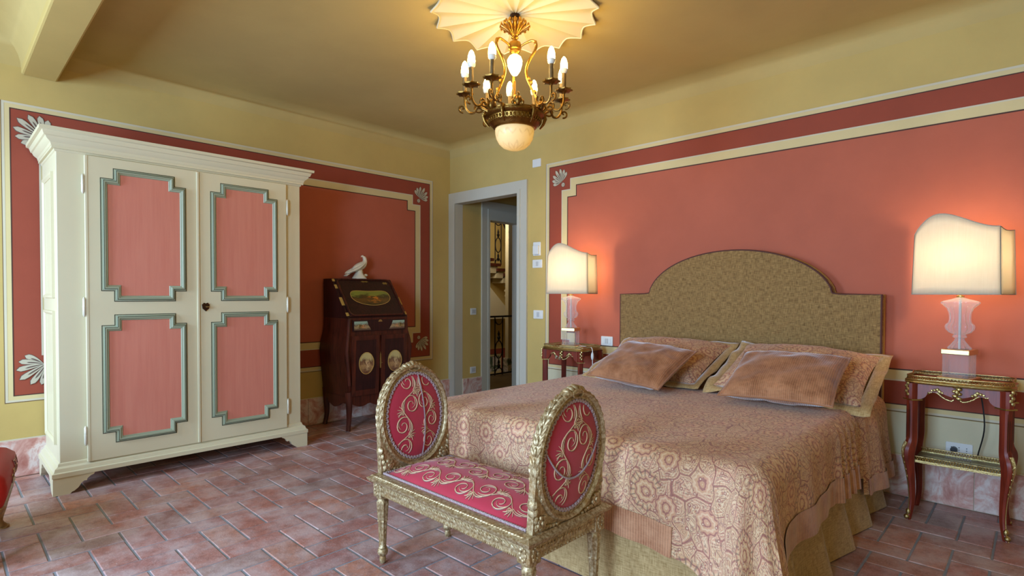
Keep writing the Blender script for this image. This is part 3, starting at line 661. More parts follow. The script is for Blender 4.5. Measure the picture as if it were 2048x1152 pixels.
for (a0, sg) in ((Y0-0.036, 1), (Y1+0.036, -1)):
    m = MB(); m.prism(bracket(a0, sg, None, 0.20), lambda a, b, d: (XF+d, a, b), 0.004, 0.036); 
    ys = Y0 if sg > 0 else Y1
    m.prism(bracket(XF+0.030, -1, None, 0.17), lambda a, b, d: (a, ys+(-d if sg > 0 else d), b), 0.004, 0.0345)
    m.build('bracket_foot', 'wardrobe', wd, smooth=30)
    m = MB(); m.prism(bracket(XA+0.03, 1, None, 0.14), lambda a, b, d: (a, ys+(-d if sg > 0 else d), b), 0.0, 0.036); m.build('bracket_foot', 'wardrobe', wd, smooth=30)
MD = [(0.002, 0.0), (0.002, 0.010), (0.008, 0.012), (0.012, 0.018), (0.020, 0.018), (0.024, 0.012), (0.030, 0.010), (0.034, 0.004), (0.034, 0.0)]
for k, (d0, d1) in enumerate(((0.636, 1.2515), (1.2535, 1.868))):
    dr = MB().prism(rect(d0, 0.168, d1, 2.035), mF, 0.002, 0.022).build('door', 'wardrobe', wd, smooth=0, bevel=0.003)
    if k == 0: MB().prism(rect(d0-0.004, 0.168, d0+0.012, 2.035), mF, 0.004, 0.024).build('edge_bead', 'wardrobe', dr, smooth=0, bevel=0.003)
    else: MB().prism(rect(d0-0.010, 0.17, d0+0.006, 2.03), mF, 0.020, 0.030).build('edge_bead', 'wardrobe', dr, smooth=0, bevel=0.003)
    p0, p1 = (0.712, 1.176) if k == 0 else (1.335, 1.795)
    for (z0, z1) in ((1.150, 1.972), (0.265, 1.062)):
        no = notched(p0, z0, p1, z1, 0.066)
        mm = MB().sweep([(-o, h+0.020) for o, h in MD], no, mF); mm.build('panel_moulding', 'sage', dr, smooth=30)
        MB().ring(notched(p0-0.004, z0-0.004, p1+0.004, z1+0.004, 0.066), no, mF, 0.02, 0.0235).build('moulding_outline', 'sage_dark', dr, smooth=0)
        ii = inset_notched(p0, z0, p1, z1, 0.066, 0.012)
        MB().sweep([(-0.0, 0.0388), (-0.003, 0.0388)], [(a, b) for a, b in inset_notched(p0, z0, p1, z1, 0.066, 0.009)], mF).build('moulding_groove', 'sage_dark', dr, smooth=0)
        ip = inset_notched(p0, z0, p1, z1, 0.066, 0.032)
        MB().prism(ip, mF, 0.02, 0.0245).build('panel', 'salmon', dr, smooth=0)
    yh = d0-0.012 if k == 0 else d1+0.008
    for zh in (1.86, 1.115, 0.33):
        m = MB(); m.lathe([(0.0, -0.062), (0.005, -0.058), (0.007, -0.050), (0.0085, -0.048), (0.0085, -0.004), (0.0095, -0.003), (0.0095, 0.003), (0.0085, 0.004), (0.0085, 0.048), (0.007, 0.050), (0.005, 0.058), (0.0, 0.062)], 10, (XF+0.020, yh, zh))
        m.build('hinge', 'hinge', dr)
    if k == 1:
        sh = [(0, -0.030), (0.020, -0.010), (0.024, 0.018), (0.017, 0.022), (0.012, 0.030), (0, 0.024), (-0.012, 0.030), (-0.017, 0.022), (-0.024, 0.018), (-0.020, -0.010)]
        es = MB().prism([(1.297+a, 1.105+b) for a, b in sh], mF, 0.022, 0.028).build('escutcheon', 'bronze_dark', dr, smooth=0)
        m = MB(); m.tube([mF(1.297, 1.107, 0.026), mF(1.297, 1.107, 0.052)], 0.004, 8); m.obox(mF(1.300, 1.107, 0.058), (0.008, 0, 0), (0, 0.011, 0), (0, 0, 0.003)); m.build('key', 'gilt_mount', dr)

# ------------------------------------------------------------------ slant-front secretary desk with painted panels
dk = thing('secretary_desk', 'dark inlaid slant-front secretary desk with painted landscape panels', 'desk', (-4.55, 2.78, 0))
DC = 2.785     # centre in y
secs = [(0.235, 0.312, -4.352), (0.32, 0.318, -4.345), (0.46, 0.330, -4.335), (0.60, 0.345, -4.325), (0.70, 0.352, -4.318), (0.78, 0.340, -4.322), (0.86, 0.318, -4.330), (0.93, 0.312, -4.332), (0.985, 0.310, -4.332)]
m = MB(); vs_ = []; fs_ = []
for z, h, xf in secs: vs_ += [(XA+0.03, DC-h, z), (xf, DC-h+0.004, z), (xf, DC+h-0.004, z), (XA+0.03, DC+h, z)]
for i in range(len(secs)-1):
    for k in range(4): fs_.append((4*i+k, 4*i+(k+1) % 4, 4*i+4+(k+1) % 4, 4*i+4+k))
fs_ += [(3, 2, 1, 0)]
m.add(vs_, fs_); m.build('body', 'rosewood', dk, smooth=25)
top = [(XA+0.03, 0.985), (-4.332, 0.985), (-4.62, 1.338), (XA+0.03, 1.338)]
MB().prism(top, lambda a, b, d: (a, DC+d, b), -0.312, 0.312).build('slant_case', 'rosewood_dark', dk, smooth=0, bevel=0.004)
# fall front: local frame on the slope
P0 = Vector((-4.332, 0, 0.985)); P1 = Vector((-4.62, 0, 1.338)); UP = (P1-P0); SL = UP.length; UP.normalize(); NRM = Vector((UP.z, 0, -UP.x)); 
if NRM.x < 0: NRM = -NRM
mD = lambda a, b, d: tuple(P0+UP*b+NRM*d+Vector((0, DC+a, 0)))
ff = MB().prism(rect(-0.290, 0.012, 0.290, SL-0.012), mD, -0.004, 0.012).build('fall_front', 'rosewood_dark', dk, smooth=0, bevel=0.003)
def rr(a0, b0, a1, b1, r, n=5):
    o = []
    for cx, cy, s in ((a1-r, b0+r, -90), (a1-r, b1-r, 0), (a0+r, b1-r, 90), (a0+r, b0+r, 180)):
        for k in range(n+1): q = RAD(s+90*k/n); o.append((cx+r*cos(q), cy+r*sin(q)))
    return o
MB().sweep([(0, 0.010), (0, 0.022), (0.006, 0.025), (0.012, 0.022), (0.012, 0.010)], rr(-0.275, 0.025, 0.275, SL-0.025, 0.04), mD).build('fall_moulding', 'rosewood', ff, smooth=40)
kid = []
for k in range(48):
    a = 2*pi*k/48; x = 0.205*cos(a); y = 0.105*sin(a)
    if y > 0: y = 0.105*abs(sin(a))**0.75*(0.62+0.42*cos(2*a+pi)**2*0+0.45*cos(a)**2)
    kid.append((x+0.0, 0.235+y))
MB().prism(kid, mD, 0.010, 0.0135).build('painted_panel', 'paint_fall', ff, smooth=0)
MB().sweep([(0, 0.0125), (0, 0.0155), (0.004, 0.0155), (0.004, 0.0125)], kid[::-1], mD).build('painted_panel_rim', 'inlay', ff, smooth=40)
for (a, b, w_, h_) in ((0.215, 0.395, 0.028, 0.014), (0.0, 0.412, 0.04, 0.008)):
    MB().prism([(a-w_, b), (a-w_*.5, b+h_), (a, b+h_*.7), (a+w_*.5, b+h_), (a+w_, b), (a+w_*.5, b-h_), (a, b-h_*.6), (a-w_*.5, b-h_)], mD, 0.010, 0.0150).build('corner_mount', 'gilt_mount', ff, smooth=0)
for s in (-1, 1):
    for b, h_, w_ in ((0.435, 0.014, 0.012), (0.36, 0.022, 0.012), (0.19, 0.045, 0.016), (0.045, 0.018, 0.014)):
        if s > 0 and b > 0.3: continue
        MB().prism(rect(s*0.301-w_, b-h_, s*0.301+w_*0.9, b+h_), mD, -0.002, 0.003).build('bone_inlay', 'inlay', dk, smooth=0)
mE = lambda a, b, d: (-4.328+d, DC+a, b)
drw = MB().prism(rect(-0.272, 0.868, 0.272, 0.968), mE, -0.02, 0.012).build('drawer', 'rosewood_dark', dk, smooth=0, bevel=0.002)
for s in (-1, 1):
    poly = [(s*0.262, 0.880), (s*0.262, 0.957), (s*0.135, 0.957), (s*0.125, 0.925), (s*0.095, 0.880)]
    MB().prism(poly, mE, 0.010, 0.0145).build('painted_panel', 'paint_drawer', drw, smooth=0)
    m = MB(); m.tube([mE(s*0.212+0.014*cos(a), 0.915+0.014*sin(a), 0.022) for a in [2*pi*k/14 for k in range(14)]], 0.0035, 6, closed=True)
    m.tube([mE(s*0.212, 0.915, 0.010), mE(s*0.212, 0.915, 0.024)], 0.006, 8); m.build('ring_pull', 'gilt_mount', drw)
m = MB(); m.prism([(0.02*cos(pi*k/10), 0.955+0.02*sin(pi*k/10)-0.006) for k in range(11)], mE, 0.010, 0.016); m.build('lock_plate', 'gilt_mount', drw, smooth=0)
for s in (-1, 1):
    a0, a1 = (0.012, 0.285) if s > 0 else (-0.285, -0.012)
    d_ = MB().grid(6, 10, lambda u, v: (-4.318+0.004+0.012*sin(pi*v)-(0.020*(1-v)), DC+a0+(a1-a0)*u, 0.30+0.53*v)).build('door', 'rosewood', dk, smooth=40)
    mG = lambda a, b, d: (-4.318+0.004+0.012*sin(pi*(b-0.30)/0.53)-0.020*(1-(b-0.30)/0.53)+d, DC+a, b)
    q = MB().ring(rect(a0, 0.30, a1, 0.83), rect(a0+0.035, 0.35, a1-0.035, 0.79), mG, 0.0, 0.010).build('door_frame', 'rosewood', d_, smooth=0)
    MB().grid(6, 8, lambda u, v: mG(a0+0.035+(a1-a0-0.07)*u, 0.35+0.44*v, 0.004)).build('door_panel', 'rosewood_dark', d_, smooth=40)
    ov = [((a0+a1)/2+0.075*cos(2*pi*k/32), 0.585+0.098*sin(2*pi*k/32)) for k in range(32)]
    MB().prism(ov, mG, 0.004, 0.0085).build('painted_oval', 'paint_oval', d_, smooth=0)
    MB().sweep([(0, 0.006), (0, 0.0105), (0.005, 0.0105), (0.005, 0.006)], ov[::-1], mG).build('oval_rim', 'inlay', d_, smooth=40)
m = MB(); m.prism([(-0.006, 0.53), (0.006, 0.53), (0.008, 0.58), (0.006, 0.65), (0, 0.68), (-0.006, 0.65), (-0.008, 0.58)], mE, 0.012, 0.018); m.tube([mE(0.002, 0.58, 0.016), mE(0.002, 0.58, 0.042)], 0.003, 6); m.build('key_plate', 'gilt_mount', dk)
for s in (-1, 1):    # shaped apron and legs, front and back
    for (xl, lab) in ((-4.352, 0), (XA+0.05, 1)):
        pth = crom([(xl, DC+s*0.300, 0.34), (xl+(0.004 if lab == 0 else 0), DC+s*0.296, 0.22), (xl+(-0.006 if lab == 0 else 0), DC+s*0.292, 0.10), (xl+(0.014 if lab == 0 else 0), DC+s*0.312, 0.0)], 6)
        MB().tube(pth, lambda t: 0.034-0.014*min(1, t*1.25), 8).build('leg', 'rosewood', dk)
MB().tube([(-4.318, DC-0.308, 0.40), (-4.310, DC-0.330, 0.62), (-4.308, DC-0.337, 0.70), (-4.318, DC-0.316, 0.86), (-4.322, DC-0.306, 0.98)], 0.014, 8).build('corner_post', 'rosewood', dk)
ap = [(-0.29, 0.30), (0.29, 0.30)]+[(0.29-0.58*k/20, 0.245-0.035*(abs(sin(pi*3*k/20)))-0.02*sin(pi*k/20)) for k in range(21)]
MB().prism(ap[::-1], lambda a, b, d: (-4.350+d, DC+a, b), -0.01, 0.012).build('apron', 'rosewood', dk, smooth=0)
ap2 = [(-4.75, 0.30), (-4.37, 0.30)]+[(-4.37-0.38*k/16, 0.25-0.06*sin(pi*k/16)**2) for k in range(17)]
MB().prism(ap2[::-1], lambda a, b, d: (a, DC-0.314+d, b), -0.006, 0.01).build('apron', 'rosewood', dk, smooth=0)

# ------------------------------------------------------------------ porcelain bird on the desk
bd = thing('bird_figurine', 'ivory porcelain bird perched on a stump on top of the desk', 'figurine', (-4.70, 2.805, 1.338))
m = MB()
sk = crom([(0, -0.115, 0.045), (0, -0.075, 0.078), (0, -0.035, 0.105), (0, 0.010, 0.125), (0, 0.045, 0.150), (0, 0.058, 0.180), (0, 0.052, 0.205), (0, 0.038, 0.220)], 5)
rad = [0.004, 0.014, 0.032, 0.043, 0.040, 0.028, 0.0205, 0.019, 0.009]
def rfun(t):
    q = t*(len(rad)-1); i = min(int(q), len(rad)-2); f = q-i; return rad[i]*(1-f)+rad[i+1]*f
m.tube([tuple(Vector((-4.70, 2.805, 1.338))+p) for p in sk], rfun, 14, squash=0.92)
b0 = Vector((-4.70, 2.805, 1.338))
body = m.build('body', 'porcelain', bd, smooth=60)
for s in (-1, 1):
    m = MB()
    for k in range(4):
        p = [b0+Vector((s*0.036, 0.035-0.006*k, 0.150-0.010*k)), b0+Vector((s*0.043, -0.015-0.012*k, 0.118-0.008*k)), b0+Vector((s*0.026, -0.070-0.018*k, 0.090-0.009*k)), b0+Vector((s*0.010, -0.100-0.016*k, 0.066-0.007*k))]
        m.tube(crom(p, 5), lambda t: 0.017*(sin(pi*min(1, 0.15+t*0.9)))+0.001, 8, squash=0.7)
    m.build('wing', 'porcelain', bd, smooth=60)
m = MB()
for k in (-1, 0, 1): m.tube([tuple(b0+Vector((k*0.008, -0.080, 0.072))), tuple(b0+Vector((k*0.016, -0.125, 0.045))), tuple(b0+Vector((k*0.020, -0.150, 0.030)))], 0.010, 8, squash=0.5)
m.build('tail', 'porcelain', bd, smooth=60)
m = MB(); m.tube([tuple(b0+Vector((0, 0.036, 0.221))), tuple(b0+Vector((0, 0.022, 0.222))), tuple(b0+Vector((0, 0.014, 0.212)))], lambda t: 0.010*(1-t)+0.0015, 8); m.build('beak', 'porcelain', bd, smooth=60)
m = MB(); m.lathe([(0.062, 0.0), (0.066, 0.012), (0.056, 0.026), (0.046, 0.040), (0.034, 0.060), (0.030, 0.082), (0.026, 0.090), (0.0, 0.094)], 14, tuple(b0), flute=lambda a, z: 1+0.12*sin(3*a+40*z)+0.08*sin(5*a))
m.ellip(tuple(b0+Vector((0.01, 0.060, 0.040))), 0.018, 0.022, 0.014); m.build('stump', 'porcelain', bd, smooth=60)

# ------------------------------------------------------------------ bed
BX0, BX1, BYF, BYH, BZT = -2.49, -0.655, 1.865, 3.88, 0.615
bed = thing('bed', 'double bed with arched olive chenille headboard and gold skirt', 'bed', (-1.57, 2.9, 0))
hp = [(-2.498, 0.02), (-0.684, 0.02), (-0.684, 1.205), (-0.905, 1.205)]
for k in range(5): t = k/4; hp.append((-0.945-0.012*sin(pi*t/2)-0.0*t, 1.212+0.038*t))
cx_, hw_ = -1.590, 0.632
for k in range(41):
    a = RAD(14)+(RAD(166)-RAD(14))*k/40; hp.append((cx_+hw_*cos(a)/cos(RAD(14)), 1.250+(1.515-1.250)*(sin(a)-sin(RAD(14)))/(1-sin(RAD(14)))))
for k in range(5): t = 1-k/4; hp.append((-2.236+0.012*sin(pi*t/2), 1.212+0.038*t))
hp += [(-2.275, 1.205), (-2.498, 1.205)]
def hbuild():
    m = MB(); mp = lambda a, b, d: (a, 3.985-d, b); n = len(hp)
    vs_ = []; uvs = []
    cxm, czm = -1.59, 0.8
    rings = [(1.0, 0.0), (1.0, 0.076), (0.996, 0.084), (0.985, 0.088)]
    for sc_, d in rings:
        for a, b in hp: vs_.append(mp(cxm+(a-cxm)*sc_, czm+(b-czm)*sc_, d)); uvs.append((a, b))
    fs_ = [tuple(range(n))]
    for i in range(3):
        for k in range(n): fs_.append((i*n+k, i*n+(k+1) % n, (i+1)*n+(k+1) % n, (i+1)*n+k))
    fs_.append(tuple(reversed(range(3*n, 4*n))))
    m.add(vs_, fs_, 0, uvs); return m
hb = hbuild().build('headboard', 'chenille', bed, smooth=35)
for d, mt_ in ((0.078, 'piping'), (0.004, 'piping_gold')):
    MB().tube([(a, 3.985-d, b) for a, b in hp[1:]+hp[:1]], 0.007, 6).build('piping', mt_, hb)
MB().box(BX0+0.05, BYF+0.06, 0.33, BX1-0.05, 3.895, 0.585).build('mattress', 'skirt', bed, smooth=0, bevel=0.05)
MB().box(BX0+0.05, BYF+0.06, 0.10, BX1-0.05, 3.895, 0.33).build('bed_base', 'skirt', bed, smooth=0)
# pleated skirt on three sides
def saw(q): q = q % 1.0; return q/0.86 if q < 0.86 else (1-q)/0.14
def skirt_fn(u, v):
    z = 0.005+(0.36-0.005)*v; dr = 1-v
    L1 = BYH-BYF; L2 = BX1-BX0; s = u*(2*L1+L2)
    if s < L1: return (BX0+0.02-0.03*dr*saw(s/0.5), BYH-s, z)
    if s < L1+L2:
        x = BX0+0.02+(s-L1)/L2*(L2-0.04); return (x, BYF+0.03-0.012*dr*(0.5+0.5*sin(x*9))-0.03*dr*max(0, 1-abs(x-BX1)/0.2), z)
    y = BYF+0.03+(s-L1-L2)/L1*(BYH-BYF-0.0)
    return (BX1-0.045+dr*(0.02+0.075*saw((y-2.30)/0.37)*(0.5+0.5*min(1, max(0, (y-1.9)/0.9)))), min(y, BYH), z)
MB().grid(300, 6, skirt_fn, uvf=lambda u, v: (u*5.9, v*0.36)).build('bed_skirt', 'skirt', bed, smooth=50)

# coverlet draped over the bed: a thing of its own
cv = thing('coverlet', 'gold and wine paisley coverlet spread over the bed', 'coverlet', (-1.57, 2.8, BZT))
def path_pts():
    P = []; rc = 0.11
    N = 60
    for k in range(N): P.append(((BX0, BYH+(BYF+rc-BYH)*k/N), (-1, 0)))
    for k in range(16): a = pi+pi/2*k/16; P.append(((BX0+rc+rc*cos(a), BYF+rc+rc*sin(a)), (cos(a), sin(a))))
    for k in range(N): P.append(((BX0+rc+(BX1-BX0-2*rc)*k/N, BYF), (0, -1)))
    for k in range(20): a = -pi/2+pi/2*k/20; P.append(((BX1-rc+rc*cos(a), BYF+rc+rc*sin(a)), (cos(a), sin(a))))
    N2 = 110
    for k in range(N2+1): P.append(((BX1, BYF+rc+(BYH-BYF-rc)*k/N2), (1, 0)))
    return P
PP = path_pts(); ND = 16; RE = 0.075
def smooth01(x): x = max(0, min(1, x)); return x*x*(3-2*x)
def column(i):
    (px, py), (nx, ny) = PP[i]; sS = i*0.02
    cr = max(0, 1-sqrt((px-BX1)**2+(py-BYF)**2)/0.30); cl = max(0, 1-sqrt((px-BX0)**2+(py-BYF)**2)/0.30)
    hem = 0.258-0.012*sin(px*5)-0.115*smooth01(cr)-0.05*smooth01(cl)
    right = nx > 0.9
    if right: hem = 0.262-0.11*smooth01(cr)
    if right and py > 3.28: hem = 0.175
    amp = 0.010; w_ = 0
    if ny < -0.9: w_ = amp*sin(px*13+1.0)+0.006*sin(px*31)
    elif right:
        w_ = 0.012*sin(py*11)+0.006*sin(py*27)
        pl_ = smooth01((py-2.72)/0.15)*(1-smooth01((py-3.26)/0.06)); w_ += 0.016*pl_*sin(py*2*pi/0.088)
        if py > 3.28: w_ += 0.045*smooth01((py-3.28)/0.04)+0.012*sin(py*22)
    else: w_ = amp*sin(py*9)
    cor = 0.085*smooth01(cr)+0.05*smooth01(cl)
    cor += 0.022*cr*sin(atan2(ny, nx)*9)
    pts = []
    L = RE*pi/2; drop = (BZT-RE)-hem
    for j in range(ND+1):
        if j <= 5:
            t = pi/2*j/5; o = -RE+RE*sin(t); z = BZT-RE*(1-cos(t)); d = RE*t
            f = 0.25*(j/5)**2
        else:
            q = (j-5)/(ND-5); o = 0.0; z = BZT-RE-drop*q; d = L+drop*q; f = 0.25+0.75*q
        o += w_*f+cor*f**1.4+0.012*f
        pts.append(((px+nx*o, py+ny*o, z), (px+nx*d, py+ny*d), z-hem))
    return pts, hem
m = MB(); vs_ = []; uvs = []; cols = [column(i) for i in range(len(PP))]
for pts, hem in cols:
    for p, q, _ in pts: vs_.append(p); uvs.append(q)
fs_ = []
for i in range(len(PP)-1):
    for j in range(ND): fs_.append((i*(ND+1)+j, (i+1)*(ND+1)+j, (i+1)*(ND+1)+j+1, i*(ND+1)+j+1))
fs_.append(tuple(i*(ND+1) for i in range(len(PP)))[::-1])
m.add(vs_, fs_, 0, uvs); m.build('cloth', 'paisley', cv, smooth=70)
def band_strip(i0, i1, hband=0.112):
    m = MB(); vs_ = []; uvs = []; fs_ = []; K = 6; n = 0
    for i in range(i0, i1):
        pts, hem = cols[i]; (px, py), (nx, ny) = PP[i]
        prof = [(p[2], p[0], p[1]) for p, _, _ in pts[5:]]
        for k in range(K+1):
            z = hem-0.003+hband*k/K
            zz = max(min(z, prof[0][0]), prof[-1][0])
            for a, b in zip(prof, prof[1:]):
                if b[0] <= zz <= a[0]:
                    t = (a[0]-zz)/max(1e-6, a[0]-b[0]); x = a[1]+(b[1]-a[1])*t; y = a[2]+(b[2]-a[2])*t; break
            vs_.append((x+nx*0.005, y+ny*0.005, z)); uvs.append((px+py, z))
        n += 1
    for i in range(n-1):
        for k in range(K): fs_.append((i*(K+1)+k, (i+1)*(K+1)+k, (i+1)*(K+1)+k+1, i*(K+1)+k+1))
    m.add(vs_, fs_, 0, uvs); m.build('corduroy_border', 'corduroy', cv, smooth=70)
iL0 = 0; iF0 = 60+10; iF1 = 60+16+54; iR0 = 60+16+60+20+4; iR1 = next(i for i in range(iR0, len(PP)) if PP[i][0][1] > 3.26)
band_strip(0, 62); band_strip(iF0, iF1); band_strip(iR0, iR1); band_strip(iR1+2, len(PP), 0.085)

# ------------------------------------------------------------------ pillows
def pillow(name, label, w_, h_, th, c, tilt, yaw, roll=0.0, mat='velvet', flange=0.0, seed=1, group=None, fmat='flange', cat='pillow'):
    m = MB(); nu, nv = 36, 24
    def surf(side):
        def fn(u, v):
            a = 2*u-1; b = 2*v-1
            pinch = 1-0.055*(1-abs(b)**2.2)*abs(a)**3; pinch2 = 1-0.085*(1-abs(a)**2.2)*abs(b)**3
            x = a*w_/2*pinch; y = b*h_/2*pinch2
            e = max(0, (1-abs(a)**2.6))*max(0, (1-abs(b)**2.6)); z = th/2*e**0.52
            n1 = noise.noise(Vector((a*2.2+seed*7, b*2.2, seed)))*0.014+noise.noise(Vector((a*5+seed*3, b*5, seed*2)))*0.005
            return (x, y, side*(z+n1*min(1, e*3)))
        return fn
    m.grid(nu, nv, surf(1), uvf=lambda u, v: (u*w_+seed, v*h_)); m.grid(nu, nv, surf(-1), uvf=lambda u, v: (u*w_+seed, v*h_))
    o = m.build(name, mat, None, smooth=70)
    o.location = c; o.rotation_euler = (tilt, roll, yaw); tag(o, label, cat, group)
    if flange:
        f = MB(); N = 120; out = []; 
        def edge(t, k):
            q = t*4; sd = int(q) % 4; r = (q % 1)*2-1; W2, H2 = w_/2+k*flange-0.012, h_/2+k*flange-0.012
            p = [(r*W2, -H2), (W2, r*H2), (-r*W2, H2), (-W2, -r*H2)][sd]
            wv = k*(0.016*noise.noise(Vector((p[0]*7+seed, p[1]*7, 3.3)))*2)
            dz = -0.03*k*(1 if sd == 0 else 0.4)
            return (p[0], p[1], wv+dz*0.5)
        vs_ = []; fs_ = []; uvs = []
        for i in range(N):
            for k in (0, 0.5, 1): q = edge(i/N, k); vs_.append(q); uvs.append((q[0], q[1]))
        for i in range(N):
            j = (i+1) % N; fs_ += [(i*3, j*3, j*3+1, i*3+1), (i*3+1, j*3+1, j*3+2, i*3+2)]
        f.add(vs_, fs_, 0, uvs); fo_ = f.build('flange', fmat, o, world=False, smooth=60)
        sm = fo_.modifiers.new('solid', 'SOLIDIFY'); sm.thickness = 0.004
    else:
        e = MB(); pts = []
        for t in range(0, 120):
            q = t/30; sd = int(q); r = (q % 1)*2-1
            a, b = [(r, -1), (1, r), (-r, 1), (-1, -r)][sd]
            pts.append((a*w_/2*(1-0.055*(1-abs(b)**2.2)*abs(a)**3), b*h_/2*(1-0.085*(1-abs(a)**2.2)*abs(b)**3), 0))
        e.tube(pts, 0.005, 6, closed=True); e.build('piped_seam', mat, o, world=False)
    return o
pillow('pillow_sham', 'paisley pillow sham with gold flange against the headboard beside the door-side nightstand', 0.80, 0.58, 0.19, (-1.925, 3.50, 0.752), RAD(21), RAD(-1), mat='paisley_sham', flange=0.055, seed=1)
pillow('pillow_sham', 'paisley pillow sham with gold flange whose corner overhangs the open side of the bed', 0.76, 0.58, 0.19, (-1.03, 3.49, 0.752), RAD(21), RAD(1.5), RAD(2), mat='paisley_sham', flange=0.06, seed=4)
pillow('velvet_cushion', 'rust ribbed velvet cushion on the sham nearest the doorway', 0.53, 0.46, 0.15, (-1.82, 3.085, 0.765), RAD(25), RAD(-3.5), RAD(3), seed=2, cat='cushion')
pillow('velvet_cushion', 'wider rust velvet cushion lying on the sham at the open side of the bed', 0.55, 0.46, 0.15, (-0.985, 3.135, 0.765), RAD(26), RAD(1.5), RAD(-1), seed=5, cat='cushion')

# ------------------------------------------------------------------ gilt bench at the foot of the bed
bc = thing('bench', 'gilt carved bench with two oval ends and crimson scroll silk at bed foot', 'bench', (-1.665, 1.555, 0))
L2, D2 = 0.468, 0.222
def P(x, y, z): return (-1.665+x, 1.555+y, z)
def flt(z0, z1, nfl, dep):
    return lambda a, z: 1-dep*(0.5+0.5*cos(nfl*a)) if z0 < z < z1 else 1.0
LEGP = [(0.011, 0.0), (0.014, 0.008), (0.015, 0.02), (0.012, 0.032), (0.021, 0.040), (0.0235, 0.052), (0.0205, 0.064), (0.015, 0.068), (0.0185, 0.071), (0.0155, 0.076), (0.0165, 0.10), (0.020, 0.18), (0.0205, 0.186), (0.024, 0.190), (0.0215, 0.196), (0.0225, 0.20), (0.0265, 0.268), (0.0275, 0.278), (0.022, 0.284), (0.019, 0.290), (0.027, 0.294), (0.027, 0.306)]
for sx in (-1, 1):
    for sy in (-1, 1):
        lg = MB().lathe(LEGP, 32, P(sx*(L2-0.03), sy*(D2-0.035), 0), flute=flt(0.078, 0.28, 8, 0.17)).build('leg', 'gilt', bc, smooth=50)
        cb = MB(); cb.box(*P(sx*(L2-0.03)-0.030, sy*(D2-0.035)-0.030, 0.300), *P(sx*(L2-0.03)+0.030, sy*(D2-0.035)+0.030, 0.368))
        blk = cb.build('corner_block', 'gilt', bc, smooth=0, bevel=0.004)
        rs = MB()
        for k in range(8):
            a = 2*pi*k/8
            for (ax, nrm) in ((0, sy), (1, sx)):
                ox, oz = 0.013*cos(a), 0.020*sin(a)
                c_ = P(sx*(L2-0.03)+(ox if ax == 0 else sx*0.030), sy*(D2-0.035)+(sy*0.030 if ax == 0 else ox), 0.334+oz)
                rs.ellip(c_, 0.007 if ax == 0 else 0.005, 0.005 if ax == 0 else 0.007, 0.009, 8, 4)
        rs.build('rosette', 'gilt', blk)
ap = MB()
for sy in (-1, 1): ap.box(*P(-L2+0.05, sy*(D2-0.022)-0.012, 0.312), *P(L2-0.05, sy*(D2-0.022)+0.012, 0.366))
for sx in (-1, 1): ap.box(*P(sx*(L2-0.016)-0.012, -D2+0.06, 0.312), *P(sx*(L2-0.016)+0.012, D2-0.06, 0.366))
ap.build('apron', 'gilt', bc, smooth=0, bevel=0.003)
cvd = MB()
for k in range(44):
    x = -L2+0.065+(2*L2-0.13)*k/43
    for sy in (-1, 1): cvd.ellip(P(x, sy*(D2-0.012), 0.343), 0.0145, 0.007, 0.010, 8, 4, rot=Matrix.Rotation(RAD(32), 3, 'Y'))
for k in range(90):
    x = -L2+0.06+(2*L2-0.12)*k/89
    for sy in (-1, 1): cvd.ellip(P(x, sy*(D2-0.011), 0.318), 0.0052, 0.005, 0.0055, 6, 4)
for k in range(18):
    y = -D2+0.075+(2*D2-0.15)*k/17
    for sx in (-1, 1): cvd.ellip(P(sx*(L2-0.006), y, 0.343), 0.006, 0.0125, 0.010, 8, 4, rot=Matrix.Rotation(RAD(32), 3, 'X'))
    for sx in (-1, 1): cvd.ellip(P(sx*(L2-0.005), y, 0.318), 0.005, 0.006, 0.0055, 6, 4)
cvd.build('carved_apron_frieze', 'gilt', bc)
rp = [(-0.05, 0.366), (0.004, 0.366), (0.010, 0.370), (0.016, 0.378), (0.018, 0.386), (0.008, 0.390), (0.0, 0.398), (-0.010, 0.400), (-0.022, 0.400), (-0.06, 0.394)]
pth = [(-1.665-L2, 1.555-D2), (-1.665+L2, 1.555-D2), (-1.665+L2, 1.555+D2), (-1.665-L2, 1.555+D2)]
MB().sweep(rp, pth, lambda a, b, h: (a, b, h)).build('seat_rail', 'gilt', bc, smooth=30)
gd = MB()
for k in range(64):
    x = -L2+0.03+(2*L2-0.06)*k/63
    for sy in (-1, 1): gd.ellip(P(x, sy*(D2+0.000), 0.3945), 0.0095, 0.006, 0.005, 6, 4, rot=Matrix.Rotation(RAD(28), 3, 'Z'))
gd.build('gadrooned_edge', 'gilt', bc)
def seatz(x, y):
    u = min(1, abs(x)/0.425); v = min(1, abs(y)/0.190); return 0.398+0.062*(1-u**3.2)**0.6*(1-v**2.6)**0.7
st = MB().grid(40, 24, lambda u, v: P(-0.425+0.85*u, -0.190+0.38*v, seatz(-0.425+0.85*u, -0.190+0.38*v))).build('seat_cushion', 'silk', bc, smooth=70)
br = MB()
loop = [(-0.422, -0.188), (0.422, -0.188), (0.422, 0.188), (-0.422, 0.188)]
for sx, sy, ex, ey in ((-0.422, -0.188, 0.422, -0.188), (0.422, -0.188, 0.422, 0.188), (0.422, 0.188, -0.422, 0.188), (-0.422, 0.188, -0.422, -0.188)):
    n = int((abs(ex-sx)+abs(ey-sy))/0.0105)
    for k in range(n): br.ellip(P(sx+(ex-sx)*k/n, sy+(ey-sy)*k/n, 0.4045), 0.0075, 0.0062, 0.0062, 6, 4, rot=Matrix.Rotation(RAD(40 if k % 2 else -40), 3, 'Z'))
br.build('gimp_braid', 'braid', bc)
